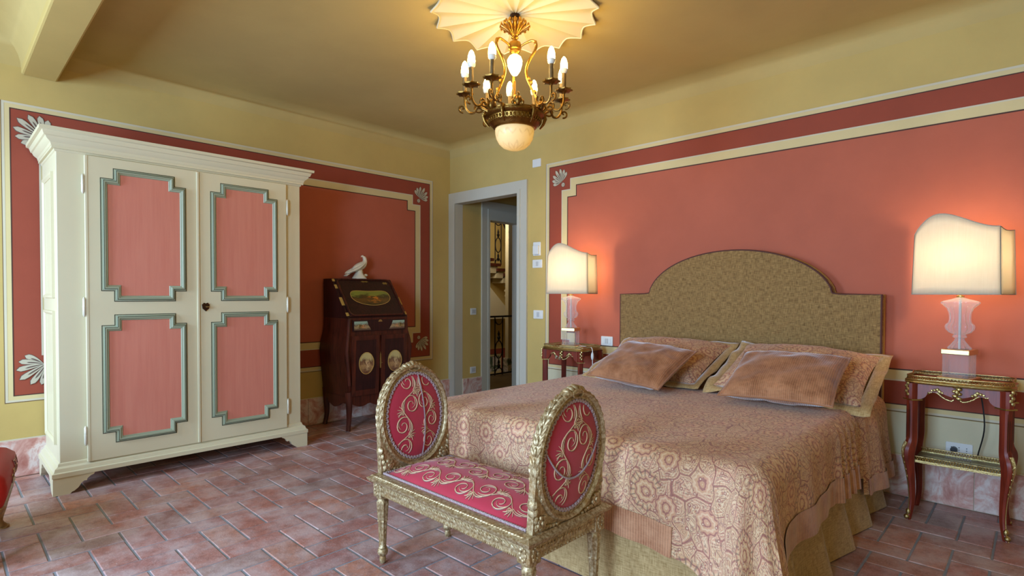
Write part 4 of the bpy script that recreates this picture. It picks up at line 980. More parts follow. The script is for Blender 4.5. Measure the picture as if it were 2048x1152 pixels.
# scrolling embroidery: flattened threads laid on a surface
def scrolls(motifs, surf, thick, parent, name='scroll_embroidery'):
    a = MB(); b = MB()
    for kind, cx, cy, s, rot, mir, *ex in motifs:
        def T(p): x, y = p[0]*s*mir, p[1]*s; return (cx+x*cos(rot)-y*sin(rot), cy+x*sin(rot)+y*cos(rot))
        curves = []
        if kind == 'W':          # rinceau: a waving stem with a curl in every lobe and leaf strokes
            Lw, am, rs = ex; nl_ = max(2, round(Lw/0.105)); st_ = Lw/nl_
            curves.append(([(-Lw/2+Lw*k/90, am*0.62*sin(pi*k/90*nl_)) for k in range(91)], 1.0))
            for q in range(nl_):
                sg = 1 if q % 2 == 0 else -1; x0 = -Lw/2+st_*(q+0.45); up = sg*(1 if am > 0 else -1)
                c0 = (x0+0.012, -up*abs(am)*0.28)
                curves.append(([(c0[0]+rs*(1.0-0.80*k/34)*cos(up*(2.3-k*0.29)), c0[1]+rs*0.86*(1.0-0.80*k/34)*sin(up*(2.3-k*0.29))) for k in range(35)], 1.15))
                curves.append(([(c0[0]+0.006+rs*(0.92-0.80*k/26)*cos(up*(2.1-k*0.29)), c0[1]+0.003+rs*0.80*(0.92-0.80*k/26)*sin(up*(2.1-k*0.29))) for k in range(18)], 0.7))
                bx, by = c0[0]-rs*0.7, c0[1]+up*rs*0.72
                for w in range(4): an_ = up*(0.5+0.5*w); curves.append((crom([(bx, by, 0), (bx+0.018*cos(an_)-0.004, by+0.018*sin(an_), 0), (bx+0.036*cos(an_+0.35*up), by+0.034*sin(an_+0.35*up), 0)], 4), 0.9))
                ex_, ey_ = c0[0]+rs*0.95, c0[1]-up*rs*0.1
                for w in range(3): an_ = -up*(0.2+0.55*w); curves.append((crom([(ex_, ey_, 0), (ex_+0.012*cos(an_), ey_+0.014*sin(an_), 0), (ex_+0.020*cos(an_+0.5), ey_+0.030*sin(an_), 0)], 4), 0.8))
        elif kind == 'S':
            curves.append((spiral((0, 0), 0.12, 0.62, 0.4, 5.6), 1.0)); curves.append((crom([(0.48, -0.39, 0), (0.85, -0.2, 0), (1.1, 0.35, 0), (1.55, 0.62, 0), (2.0, 0.42, 0)], 6), 1.2))
            curves.append((crom([(0.86, -0.2, 0), (1.15, -0.35, 0), (1.4, -0.2, 0), (1.42, 0.02, 0), (1.22, 0.05, 0)], 5), 0.8)); curves.append((crom([(0.95, 0.05, 0), (0.75, 0.4, 0), (0.85, 0.75, 0), (1.1, 0.9, 0)], 5), 0.8))
            for q in range(4): curves.append((crom([(1.1+0.2*q, 0.35+0.08*q, 0), (1.25+0.22*q, 0.55+0.10*q, 0), (1.2+0.24*q, 0.80+0.02*q, 0)], 4), 0.7))
            for q in range(3): curves.append((crom([(0.2+0.2*q, -0.55+0.06*q, 0), (0.34+0.2*q, -0.72, 0), (0.55+0.2*q, -0.74, 0)], 4), 0.6))
        elif kind == 'C':
            curves.append((spiral((0, 0), 0.10, 0.5, 1.0, 5.4), 0.9)); curves.append((crom([(0.3, -0.4, 0), (0.7, -0.5, 0), (1.0, -0.2, 0), (0.95, 0.15, 0)], 6), 0.9))
            curves.append((crom([(0.7, -0.5, 0), (0.95, -0.75, 0), (1.3, -0.7, 0)], 5), 0.7))
        else:
            for q in range(5): curves.append((crom([(0, 0, 0), (0.3+0.05*q, 0.12*(q-2), 0), (0.62-0.05*abs(q-2), 0.28*(q-2), 0)], 5), 0.8))
        for pts, wt in curves:
            tp = [T(p) for p in pts]
            for (mb_, off, th_, wd_) in ((a, (0, 0), thick, 0.0017), (b, (0.0028, -0.0026), thick*0.6, 0.0016)):  # second tone: darker offset copy of each thread, painted as its shadow
                run = []
                for q in [surf(x+off[0], y+off[1], th_) for x, y in tp]+[None]:
                    if q is not None: run.append(q)
                    else:
                        if len(run) > 4: mb_.tube(run, lambda t, wt=wt: wd_*wt*(0.35+0.9*sin(pi*min(1, 0.12+0.85*t))), 6)
                        run = []
    if a.v: a.build(name, 'thread', parent)
    if b.v: b.build(name, 'thread_shadow', parent)
def s_seat(x, y, h):
    if abs(x) > 0.415 or abs(y) > 0.18: return None
    return P(x, y, seatz(x, y)+h*0.35)
mot = [('W', 0.0, 0.125, 1.0, 0.0, 1, 0.83, 0.052, 0.050), ('W', 0.03, 0.01, 1.0, 0.0, 1, 0.83, -0.056, 0.056), ('W', -0.02, -0.115, 1.0, 0.0, 1, 0.83, 0.055, 0.052)]
scrolls(mot, s_seat, 0.001, st)
# oval ends
EA, EB, EZ = 0.192, 0.232, 0.632
def oval_end(sx, cord):
    xc = sx*(L2-0.020); lean = 0.03*sx
    def Q(y, z, d): return P(xc+lean*(z-0.4)/0.45+d, y, z)
    root = bc
    N = 72
    def el(k, a, b): t = 2*pi*k/N; return (a*cos(t), EZ+b*sin(t))
    fr = MB()
    out = [el(k, EA, EB) for k in range(N)]; inn = [el(k, EA-0.031, EB-0.030) for k in range(N)]
    prof = [(0.0, 0.020), (0.25, 0.026), (0.45, 0.022), (0.6, 0.015), (0.8, 0.017), (1.0, 0.012)]
    vs_ = []; fs_ = []; M_ = len(prof)*2
    for k in range(N):
        for sd in (1, -1):
            seq = prof if sd > 0 else prof[::-1]
            for t, h in seq: vs_.append(Q(out[k][0]+(inn[k][0]-out[k][0])*t, out[k][1]+(inn[k][1]-out[k][1])*t, sd*h))
    for k in range(N):
        j = (k+1) % N
        for q in range(M_): q2 = (q+1) % M_; fs_.append((k*M_+q, j*M_+q, j*M_+q2, k*M_+q2))
    fr.add(vs_, fs_)
    for s in (-1, 1):   # spandrels joining the oval to the rail
        poly = [(s*(EA+0.004), 0.398), (s*(EA+0.002), 0.64)]+[(s*EA*cos(t), EZ-EB*sin(t)) for t in [RAD(4+82*q/10) for q in range(11)]]+[(s*0.01, 0.398)]
        if s > 0: poly = poly[::-1]
        fr.prism(poly, lambda a, b, d: Q(a, b, d), -0.014, 0.014)
    f_ = fr.build('oval_frame', 'gilt', root, smooth=45)
    lv = MB()
    nl = 22
    for s in (-1, 1):
        for k in range(nl//2+3):
            t = RAD(84)-RAD(118)*k/(nl//2+2); y = s*(EA-0.004)*cos(t); z = EZ+(EB-0.004)*sin(t); tang = atan2(EB*cos(t), -EA*sin(t)*s)
            R_ = Matrix.Rotation(tang+pi/2, 3, 'X') if True else None
            th_ = atan2(s*EA*sin(t), EB*cos(t))
            for d in (-0.014, 0.014):
                lv.ellip(Q(y*(1.0), z, d), 0.0075, 0.0090, 0.0215, 8, 6, rot=Matrix.Rotation(th_, 3, 'X') @ Matrix.Rotation(RAD(22 if d > 0 else -22), 3, 'Y'))
            lv.ellip(Q(y*1.012, EZ+(z-EZ)*1.012, 0), 0.0065, 0.0085, 0.0185, 8, 6, rot=Matrix.Rotation(th_, 3, 'X'))
        for k in range(4):   # acanthus below
            lv.ellip(Q(s*(EA-0.002-0.004*k), 0.500-0.026*k, 0.0), 0.022, 0.012, 0.022, 8, 5, rot=Matrix.Rotation(RAD(14*s), 3, 'X'))
        for k in range(7):
            a = 2*pi*k/7; 
            for d in (-0.016, 0.016): lv.ellip(Q(s*0.155+0.017*cos(a), 0.432+0.017*sin(a), d), 0.009, 0.011, 0.011, 8, 4)
        for d in (-0.02, 0.02): lv.ellip(Q(s*0.155, 0.432, d), 0.010, 0.011, 0.011, 8, 4)
        for k in range(4):
            for d in (-0.016, 0.016): lv.ellip(Q(s*(0.128-0.018*k), 0.412-0.003*k, d), 0.008, 0.011-0.001*k, 0.008, 8, 4)
    lv.build('carved_leaf_border', 'gilt', f_)
    cr = MB()
    for k in range(5): cr.ellip(Q((k-2)*0.019, EZ+EB+0.004-0.005*abs(k-2), 0), 0.021, 0.014, 0.017, 10, 6, rot=Matrix.Rotation(RAD(-18*(k-2)), 3, 'X'))
    cr.tube([Q(0.030*cos(a), EZ+EB-0.012+0.014*sin(a), 0.022) for a in [2*pi*k/14 for k in range(14)]], 0.004, 6, closed=True)
    for s in (-1, 1): cr.ellip(Q(s*0.046, EZ+EB-0.010, 0), 0.022, 0.020, 0.011, 10, 6, rot=Matrix.Rotation(RAD(-22*s), 3, 'X'))
    cr.build('crest', 'gilt', f_)
    bd_ = MB()
    for k in range(150):
        t = 2*pi*k/150
        for sd in (-1, 1): bd_.ellip(Q((EA-0.028)*cos(t), EZ+(EB-0.027)*sin(t), sd*0.0145), 0.0030, 0.0042, 0.0042, 6, 4)
    bd_.build('beaded_edge', 'gilt', f_)
    ua, ub = EA-0.031, EB-0.030
    def dome(y, z, sd, h=0.0):
        rr_ = (y/ua)**2+((z-EZ)/ub)**2; return Q(y, z, sd*(0.006+0.024*max(0, 1-rr_)**0.7+h))
    up = MB()
    for sd in (-1, 1):
        up.grid(10, 48, lambda u, v: dome(u*ua*cos(2*pi*v), EZ+u*ub*sin(2*pi*v), sd))
    u_ = up.build('oval_upholstery', 'silk', root, smooth=70)
    bb = MB()
    for k in range(112):
        t = 2*pi*k/112
        for sd in (-1, 1): bb.ellip(Q((ua-0.007)*cos(t), EZ+(ub-0.007)*sin(t), sd*0.0135), 0.0055, 0.0095, 0.0055, 6, 4, rot=Matrix.Rotation(t+RAD(35 if k % 2 else -35), 3, 'X'))
    bb.build('gimp_braid', 'braid', u_)
    def s_ov(sd):
        def f(x, y, h):
            if (x/(ua-0.016))**2+(y/(ub-0.016))**2 > 1: return None
            return dome(x, EZ+y, sd, h*0.35)
        return f
    ms = [('W', -0.055, 0.0, 1.0, RAD(80), 1, 0.40, 0.055, 0.052), ('W', 0.065, 0.01, 1.0, RAD(97), 1, 0.38, -0.055, 0.050)]
    scrolls(ms, s_ov(1), 0.001, u_)
    scrolls(ms, s_ov(-1), 0.001, u_)
    if cord == 'drop':
        pts = [(0.022-0.004*t*4+0.030*sin(t*2.2), EZ+ub-0.012-(2*ub-0.024)*t) for t in [q/40 for q in range(41)]]
        mm = MB()
        for k in range(70):
            t = k/69; i = t*40; a = pts[int(min(39, i))]; b = pts[int(min(39, i))+1]; f = i-int(min(39, i)); y = a[0]+(b[0]-a[0])*f; z = a[1]+(b[1]-a[1])*f
            mm.ellip(dome(y, z, 1, 0.004), 0.0034, 0.0038, 0.0042, 6, 4, rot=Matrix.Rotation(RAD(30), 3, 'X'))
        mm.build('twisted_cord', 'braid', u_)
    else:
        mm = MB()
        for k in range(90):
            t = k/89; y = -ua+0.008+(2*ua-0.014)*t; z = EZ+0.045+0.030*t-0.135*(1-(2*t-1)**2)**0.85
            mm.ellip(dome(y, z, 1, 0.005), 0.0034, 0.0042, 0.0038, 6, 4, rot=Matrix.Rotation(RAD(30), 3, 'X'))
        mm.build('twisted_cord', 'braid', u_)
oval_end(-1, 'drop'); oval_end(1, 'swag')

# ------------------------------------------------------------------ nightstands
def nightstand(label, cx, cy):
    ns = thing('nightstand', label, 'nightstand', (cx, cy, 0))
    Q = lambda x, y, z: (cx+x, cy+y, z)
    W2_, D_ = 0.218, 0.155; TZ = 0.752
    def outline(g):      # kidney outline with canted corners and bowed front
        o = []
        for k in range(13): t = k/12*2-1; o.append((t*(W2_-0.045+g*0.6), -D_+0.012-0.012*cos(t*pi/2)*1.2-g))
        o += [(W2_-0.012+g, -D_+0.030-g*0.4), (W2_+g, -D_+0.055), (W2_-0.012+g, 0.0), (W2_+g, D_-0.055), (W2_-0.012+g, D_-0.03+g*.4)]
        for k in range(13): t = 1-k/12*2; o.append((t*(W2_-0.045+g*0.6), D_-0.012+g))
        o += [(-W2_+0.012-g, D_-0.03+g*.4), (-W2_-g, D_-0.055), (-W2_+0.012-g, 0.0), (-W2_-g, -D_+0.055), (-W2_+0.012-g, -D_+0.030-g*0.4)]
        return o
    mp = lambda a, b, d: Q(a, b, d)
    tp = MB().prism(outline(0.0), mp, TZ-0.016, TZ).build('top', 'mahogany', ns, smooth=0)
    MB().sweep([(0, TZ-0.020), (0.006, TZ-0.018), (0.009, TZ-0.012), (0.006, TZ-0.006), (0.009, TZ-0.002), (0.002, TZ+0.003), (-0.004, TZ+0.002)], outline(0.0), mp).build('brass_edge', 'gilt_mount', tp, smooth=40)
    o = outline(-0.002); g = MB()
    g.tube([Q(a, b, TZ+0.022) for a, b in o], 0.0028, 6, closed=True); g.tube([Q(a, b, TZ+0.004) for a, b in o], 0.0024, 6, closed=True)
    per = []
    for i in range(len(o)):
        a = Vector(o[i]); b = Vector(o[(i+1) % len(o)]); n = max(1, round((b-a).length/0.0115))
        for k in range(n): per.append(a+(b-a)*k/n)
    for i, p in enumerate(per):
        if p.y > D_-0.04 and abs(p.x) < 0.09: pass
        q = per[(i+1) % len(per)]
        g.tube([Q(p.x, p.y, TZ+0.004), Q((p.x+q.x)/2, (p.y+q.y)/2, TZ+0.021)], 0.0017, 4); g.tube([Q((p.x+q.x)/2, (p.y+q.y)/2, TZ+0.021), Q(q.x, q.y, TZ+0.004)], 0.0017, 4)
    g.build('pierced_gallery', 'gilt_mount', tp)
    LX, LY = 0.186, 0.126
    for sy in (-1, 1):      # aprons front and back with arched lower edge
        pl_ = [(-LX, TZ-0.018), (-LX, 0.655)]+[(-LX+0.02+0.045*sin(pi/2*k/6)+0.0, 0.650+0.045*(1-cos(pi/2*k/6))) for k in range(7)]
        pl_ += [(-0.06+0.12*k/8, 0.693-0.016*sin(pi*k/8)) for k in range(9)]
        pl_ += [(LX-0.02-0.045*sin(pi/2*k/6), 0.650+0.045*(1-cos(pi/2*k/6))) for k in range(6, -1, -1)]+[(LX, 0.655), (LX, TZ-0.018)]
        MB().prism(pl_[::-1], lambda a, b, d: Q(a, sy*(LY+0.004+0.010*cos(a/LX*pi/2))+d, b), -0.008, 0.008).build('apron', 'mahogany', ns, smooth=30)
    for sx in (-1, 1):
        pl_ = [(-LY, TZ-0.018), (-LY, 0.655)]+[(-LY+0.02+0.03*k/6, 0.655+0.040*sin(pi/2*k/6)) for k in range(7)]+[(LY-0.05+0.03*k/6, 0.655+0.040*cos(pi/2*k/6)) for k in range(7)]+[(LY, 0.655), (LY, TZ-0.018)]
        MB().prism(pl_[::-1], lambda a, b, d: Q(sx*(LX+0.002)+d, a, b), -0.008, 0.008).build('apron', 'mahogany', ns, smooth=30)
    # apron mount with mask and two scrolls on the front
    am = MB(); yf = -(LY+0.024)
    for k in range(6): am.ellip(Q((k % 2-0.5)*0.016, yf, 0.735-0.012*k), 0.013, 0.007, 0.010, 8, 5)
    am.ellip(Q(0, yf-0.004, 0.708), 0.011, 0.008, 0.015, 10, 6)
    for s in (-1, 1):
        pt = [(0.012, 0.668), (0.022, 0.660), (0.040, 0.664), (0.062, 0.676), (0.080, 0.692), (0.098, 0.696), (0.114, 0.690), (0.124, 0.697), (0.116, 0.704)]
        am.tube(crom([Q(s*a, yf+0.002+0.012*(a/0.12), z) for a, z in pt], 4), lambda t: 0.0042-0.0012*t, 6)
        for (a, z, r_) in ((0.072, 0.700, 0.010), (0.080, 0.710, 0.009), (0.092, 0.706, 0.008), (0.060, 0.695, 0.007), (0.104, 0.703, 0.006)): am.ellip(Q(s*a, yf+0.006, z), r_, 0.004, r_*1.1, 8, 4)
    am.build('apron_mount', 'gilt_mount', ns)
    for sx in (-1, 1):
        for sy in (-1, 1):
            dx, dy = sx*0.70710, sy*0.7071
            def at(o, z): return Q(sx*LX+dx*o, sy*LY+dy*o, z)
            # canted post, straight fluted shaft, then cabriole foot
            lp = [(0.004, TZ-0.018, 0.027), (0.004, 0.655, 0.027), (0.002, 0.640, 0.024), (0.001, 0.52, 0.023), (0.002, 0.43, 0.024), (0.016, 0.385, 0.029), (0.020, 0.34, 0.027), (0.010, 0.27, 0.021), (0.000, 0.19, 0.0165), (-0.004, 0.11, 0.014), (0.002, 0.05, 0.0125), (0.016, 0.0, 0.013)]
            sp_ = crom([(o_, z, r) for o_, z, r in lp], 4); vs_ = []; fs_ = []
            ax = Vector((dx, dy, 0)); ay = Vector((-dy, dx, 0)); shp = [(1, 0.42), (0.62, 0.80), (-0.5, 0.95), (-0.95, 0.5), (-0.95, -0.5), (-0.5, -0.95), (0.62, -0.80), (1, -0.42)]
            for p in sp_:
                c_ = Vector(at(p.x, p.y))
                for a, b in shp: vs_.append(c_+ax*(a*p.z)+ay*(b*p.z))
            n8 = 8
            for i in range(len(sp_)-1):
                for k in range(n8): fs_.append((i*n8+k, i*n8+(k+1) % n8, (i+1)*n8+(k+1) % n8, (i+1)*n8+k))
            fs_ += [tuple(range(n8)), tuple(reversed(range((len(sp_)-1)*n8, len(sp_)*n8)))]
            lg = MB().add(vs_, fs_).build('leg', 'mahogany', ns, smooth=35)
            fl_ = MB()
            for b in (-0.010, 0.0, 0.010): fl_.obox(Vector(at(0.0225, 0.53))+ay*b, ax*0.0022, ay*0.0022, Vector((0, 0, 0.095)))
            fl_.build('fluting', 'rosewood', lg, smooth=0)
            cm = MB(); c_ = Vector(at(0.0, 0.647)); cm.obox(c_, ax*0.030, ay*0.030, Vector((0, 0, 0.0035)))
            for k in range(5): cm.ellip(Vector(at(0.031, 0.675+0.014*k))+ay*(0.005*(-1)**k), 0.009, 0.009, 0.010, 8, 4)
            cm.build('capital_mount', 'gilt_mount', lg)
            if sy < 0:
                mt = MB(); rail = [Vector(at(p.x, p.y))+ax*(p.z*1.02) for p in sp_ if p.y < 0.425]
                mt.tube(rail, lambda t: 0.0085*(1-min(1, t*2.2))+0.0030, 6)
                for k in range(7): q = rail[min(len(rail)-1, 1+k*2)]; mt.ellip(q, 0.0105-0.001*k, 0.0105-0.001*k, 0.012, 8, 4)
                mt.ellip(Vector(at(0.022, 0.014)), 0.014, 0.014, 0.014, 10, 6); mt.ellip(Vector(at(0.014, 0.04)), 0.012, 0.012, 0.020, 10, 6)
                mt.build('sabot_mount', 'gilt_mount', lg)
            else:
                mt = MB(); mt.ellip(Vector(at(0.018, 0.012)), 0.013, 0.013, 0.012, 10, 6); mt.build('sabot_mount', 'gilt_mount', lg)
    SZ = 0.318
    so = rect(-LX+0.006, -LY+0.010, LX-0.006, LY-0.010)
    sh = MB().prism(so, mp, SZ-0.008, SZ).build('shelf', 'smoke_glass_shelf', ns, smooth=0)
    g = MB()
    for y in (-LY+0.008, LY-0.008):
        g.box(*Q(-LX+0.01, y-0.003, SZ-0.010), *Q(LX-0.01, y+0.003, SZ+0.004)); g.tube([Q(-LX+0.01, y, SZ+0.023), Q(LX-0.01, y, SZ+0.023)], 0.0026, 6)
        n = 30
        for k in range(n):
            xa = -LX+0.012+(2*LX-0.024)*k/n; xb = -LX+0.012+(2*LX-0.024)*(k+1)/n; xm = (xa+xb)/2
            g.tube([Q(xa, y, SZ+0.003), Q(xm, y, SZ+0.022)], 0.0017, 4); g.tube([Q(xm, y, SZ+0.022), Q(xb, y, SZ+0.003)], 0.0017, 4)
    g.build('shelf_gallery', 'gilt_mount', sh)
    return ns
MT['smoke_glass_shelf'] = simple('grey_green_shelf_glass', (118, 122, 104), 0.12, var=0.05)
nightstand('mahogany nightstand with pierced brass galleries between the bed and the doorway', -2.876, 3.745)
nightstand('mahogany nightstand with cabriole legs and glass shelf in front of the wall socket', -0.298, 3.740)

# ------------------------------------------------------------------ crystal urn table lamps
def lamp(label, cx, cy, rz, bw):
    z0 = 0.752
    lp = thing('table_lamp', label, 'lamp', (cx, cy, z0), rz)
    S_ = lambda m, name, mat, par, **k: m.build(name, mat, par, world=False, **k)
    b = 0.062
    S_(MB().box(-b-0.012, -b-0.012, 0.0, b+0.012, b+0.012, 0.018), 'base_plate', 'brassplain', lp, smooth=0, bevel=0.003)
    blk = MB(); pts = []
    for sd in range(4):
        for k in range(8): t = -1+2*k/8; p = [(t, -1), (1, t), (-t, 1), (-1, -t)][sd]; q = 1.0 if k % 2 else 0.955; pts.append((p[0]*b*0.94*q, p[1]*b*0.94*q))
    blk.prism(pts, lambda a, c, d: (a, c, d), 0.018, 0.140); S_(blk, 'crystal_block', 'crystal', lp, smooth=0)
    S_(MB().box(-b, -b, 0.138, b, b, 0.165), 'brass_cap', 'brassplain', lp, smooth=0, bevel=0.003)
    prof = [(0.050, 0.165), (0.052, 0.172), (0.040, 0.186), (0.024, 0.208), (0.019, 0.222), (0.030, 0.228), (0.030, 0.236), (0.024, 0.242), (0.046, 0.252), (0.060, 0.268), (0.064, 0.284), (0.060, 0.296), (0.050, 0.304), (0.046, 0.322), (0.047, 0.350), (0.056, 0.380), (0.078, 0.402), (0.083, 0.406), (0.083, 0.414), (0.074, 0.420), (0.040, 0.430), (0.014, 0.440), (0.0, 0.441)]
    fl = lambda a, z: 1-0.13*abs(cos(6*a))**0.6 if (0.25 < z < 0.40 or z < 0.22) else 1.0
    S_(MB().lathe(prof, 96, flute=fl), 'crystal_urn', 'crystal', lp, smooth=50)
    S_(MB().tube([(0, 0, 0.165), (0, 0, 0.441)], 0.006, 8), 'stem', 'plug_grey', lp)
    S_(MB().lathe([(0.016, 0.438), (0.018, 0.446), (0.011, 0.452), (0.010, 0.470), (0.016, 0.476), (0.016, 0.60), (0.0, 0.602)], 16), 'brass_fitting', 'brassplain', lp)
    S_(MB().lathe([(0.012, 0.60), (0.016, 0.615), (0.030, 0.655), (0.032, 0.68), (0.022, 0.705), (0.0, 0.712)], 16), 'bulb', bw, lp)
    # shield shade: bowed front panel with a shaped top and flared side wings, open towards the wall
    zb = 0.455; F = 0.182; fy = -0.085
    plan = []
    for k in range(25): t = -1+2*k/24; plan.append((t*F, fy-0.030*(1-t*t), t))
    def ztop(t):
        if t < -0.35: q = (t+1)/0.65; return 0.780+0.098*sin(q*pi/2)**0.8
        q = (t+0.35)/1.35; return 0.878-0.086*(q*q*(3-2*q))
    wings = []
    def sheet(cols_, nm):
        m = MB(); V = 10; vs_ = []; fs_ = []
        for x, y, zt in cols_:
            for j in range(V+1): sp = 1.0+0.045*(1-j/V); vs_.append((x*sp, y*sp, zb+(zt-zb)*j/V))
        for i in range(len(cols_)-1):
            for j in range(V): fs_.append((i*(V+1)+j, (i+1)*(V+1)+j, (i+1)*(V+1)+j+1, i*(V+1)+j+1))
        m.add(vs_, fs_); o_ = S_(m, nm, 'shade', lp, smooth=50)
        sm = o_.modifiers.new('solid', 'SOLIDIFY'); sm.thickness = 0.0016
        e = MB()
        e.tube([(x*1.045, y*1.045, zb) for x, y, _ in cols_], 0.0020, 6); e.tube([(x, y, zt) for x, y, zt in cols_], 0.0020, 6)
        for x, y, zt in (cols_[0], cols_[-1]): e.tube([(x*1.045, y*1.045, zb), (x, y, zt)], 0.0018, 6)
        S_(e, 'shade_binding', 'shade_trim', o_)
    sheet([(x, y, ztop(t)) for x, y, t in plan], 'shade_front')
    for s in (-1, 1):
        zt = ztop(s)
        c_ = [(s*F, fy, zt), (s*(F+0.000), fy+0.04, zt-0.008), (s*(F-0.002), fy+0.09, zt-0.014), (s*(F-0.002), fy+0.15, zt-0.012), (s*(F+0.004), fy+0.195, zt-0.008)]
        sheet(c_, 'shade_wing')
    S_(MB().tube([(-F+0.01, fy, 0.61), (0, 0, 0.53), (F-0.01, fy, 0.61)], 0.002, 6), 'shade_carrier', 'brassplain', lp)
    # flex running down behind the table to the socket
    pts = [(0.0, 0.07, 0.012), (0.0, 0.15, 0.010), (0.03, 0.172, -0.02), (0.06, 0.18, -0.25), (0.03, 0.19, -0.43)] if rz < 0 else [(0.05, 0.03, 0.012), (0.19, -0.06, 0.012), (0.238, -0.10, 0.0), (0.243, -0.105, -0.10), (0.240, -0.10, -0.42)]
    cd_ = S_(MB().tube(crom(pts, 6), 0.0035, 6), 'flex', 'plug_white' if rz > 0 else 'black', lp)
    if rz > 0: S_(MB().ellip((0.243, -0.107, -0.055), 0.013, 0.012, 0.034, 10, 8), 'cord_switch', 'plug_white', lp)
    return lp
lamp('lit crystal urn lamp with cream shield shade on the door-side nightstand', -2.893, 3.752, RAD(13), 'bulb_lamp')
lamp('lit crystal urn lamp with cream shield shade above the glass-shelved nightstand', -0.305, 3.752, RAD(-13), 'bulb_lamp')

# ------------------------------------------------------------------ chandelier and plaster ceiling rose
CC = (-2.247, 2.366)
RV = Vector((0.7226, 0.6913, 0)); FV = Vector((0.6913, -0.7226, 0))
rose = thing('ceiling_rose', 'scalloped fan-ribbed plaster ceiling rose above the chandelier', 'ceiling rose', (CC[0], CC[1], CZ))
for g in range(16):
    a0 = 2*pi*g/16+0.12; a1 = a0+2*pi/16
    def fn(u, v):
        a = a0+(a1-a0)*v; rm = 0.487-0.040*sin(pi*v); r = 0.03+(rm-0.03)*u
        dz = 0.004+0.020*(0.25+0.75*u)*(abs(2*v-1)**1.5)
        return (CC[0]+r*cos(a), CC[1]+r*sin(a), CZ-dz)
    go = MB().grid(8, 10, fn).build('gore', 'plaster_rose', rose, smooth=60)
    MB().tube([fn(1.0, k/12) for k in range(13)], 0.0055, 6).build('scalloped_rim', 'plaster_rose', go)
ch = thing('chandelier', 'gilt bronze chandelier with lit candle bulbs and frosted glass bowl', 'chandelier', (CC[0], CC[1], 2.046))
def C(r, phi, z): p = RV*(r*cos(phi))+FV*(r*sin(phi)); return (CC[0]+p.x, CC[1]+p.y, z)
C0 = (CC[0], CC[1], 0)
MB().lathe([(0.028, 2.835), (0.030, 2.815), (0.018, 2.805), (0.009, 2.80), (0.009, 2.70)], 14, C0).build('ceiling_hook', 'bronze_dark', ch)
cr = MB()
for tier, (n, rr_, zt, zb_) in enumerate(((16, 0.082, 2.775, 2.708), (14, 0.062, 2.795, 2.708), (10, 0.036, 2.802, 2.71))):
    for k in range(n):
        a = 2*pi*(k+0.5*tier)/n
        pts = [C(0.012, a, zb_), C(rr_*0.55, a, zb_+0.035), C(rr_*0.95, a, zt-0.012), C(rr_*1.05, a, zt-0.002), C(rr_*1.06, a, zt-0.016)]
        cr.tube(crom(pts, 4), lambda t: 0.0035+0.006*t*(1-0.3*t), 6, squash=0.5)
cr.build('leaf_crown', 'brass', ch)
MB().lathe([(0.009, 2.72), (0.022, 2.70), (0.012, 2.690), (0.014, 2.684), (0.034, 2.672), (0.040, 2.652), (0.038, 2.634), (0.030, 2.628), (0.032, 2.620), (0.022, 2.610), (0.020, 2.602), (0.0, 2.600)], 20, C0).build('hub', 'brass', ch)
MB().lathe([(0.0, 2.606), (0.018, 2.602), (0.034, 2.590), (0.044, 2.568), (0.042, 2.542), (0.032, 2.512), (0.016, 2.486), (0.0, 2.478)], 24, C0, flute=lambda a, z: 1+0.05*sin(8*a+120*z)).build('flame_bulb', 'bulb_center', ch, smooth=60)
PH = [RAD(16), RAD(146), RAD(264)]
for p in PH:
    pts = [C(0.034, p, 2.648), C(0.070, p, 2.664), (C(0.108, p, 2.672)), C(0.128, p, 2.650), C(0.122, p, 2.615), C(0.090, p, 2.565), C(0.070, p, 2.515), C(0.074, p, 2.465), C(0.098, p, 2.405), C(0.128, p, 2.335), C(0.146, p, 2.250)]
    sc_ = MB().tube(crom(pts, 6), lambda t: 0.0060+0.0025*sin(pi*t), 8).build('scroll_support', 'brass', ch)
    for (r, z, sz, tl) in ((0.125, 2.655, 0.018, 30), (0.100, 2.430, 0.016, -30), (0.084, 2.455, 0.014, 20), (0.120, 2.372, 0.018, -25)): MB().ellip(C(r, p, z), 0.010, 0.010, sz, 8, 5).build('leaf_ornament', 'brass', sc_)
bowlr = [(0.112, 2.168), (0.120, 2.170), (0.128, 2.176), (0.132, 2.184), (0.150, 2.200), (0.156, 2.226), (0.166, 2.232), (0.174, 2.240), (0.174, 2.250), (0.164, 2.258), (0.166, 2.264), (0.150, 2.266), (0.140, 2.262), (0.10, 2.262), (0.0, 2.262)]
rg = MB().lathe(bowlr, 48, C0).build('bowl_ring', 'brass_old', ch, smooth=35)
fz = MB()
for k in range(44):
    a = 2*pi*k/44; fz.ellip(C(0.155, a, 2.213), 0.006, 0.006, 0.011, 6, 5); fz.ellip(C(0.151, a+0.07, 2.200), 0.004, 0.004, 0.004, 6, 4)
fz.build('leaf_frieze', 'brass_old', rg)
for k in range(6):
    a = RAD(84)+2*pi*k/6; cp = MB()
    for q in range(5): t = (q-2)*0.085; cp.ellip(C(0.164, a+t, 2.276+0.014*(2-abs(q-2))), 0.009, 0.009, 0.020-0.002*abs(q-2), 8, 5)
    cp.ellip(C(0.166, a, 2.284), 0.016, 0.016, 0.030, 10, 6); cp.ellip(C(0.166, a, 2.318), 0.010, 0.010, 0.014, 8, 5); cp.build('palmette_crest', 'brass_old', rg)
    lw = MB(); lw.tube([C(0.170, a+0.5, 2.262), C(0.182, a+0.5, 2.235), C(0.172, a+0.5, 2.205), C(0.150, a+0.5, 2.176)], lambda t: 0.014*(1-t)+0.005, 8, squash=0.6); lw.build('leaf_mount', 'brass_old', rg)
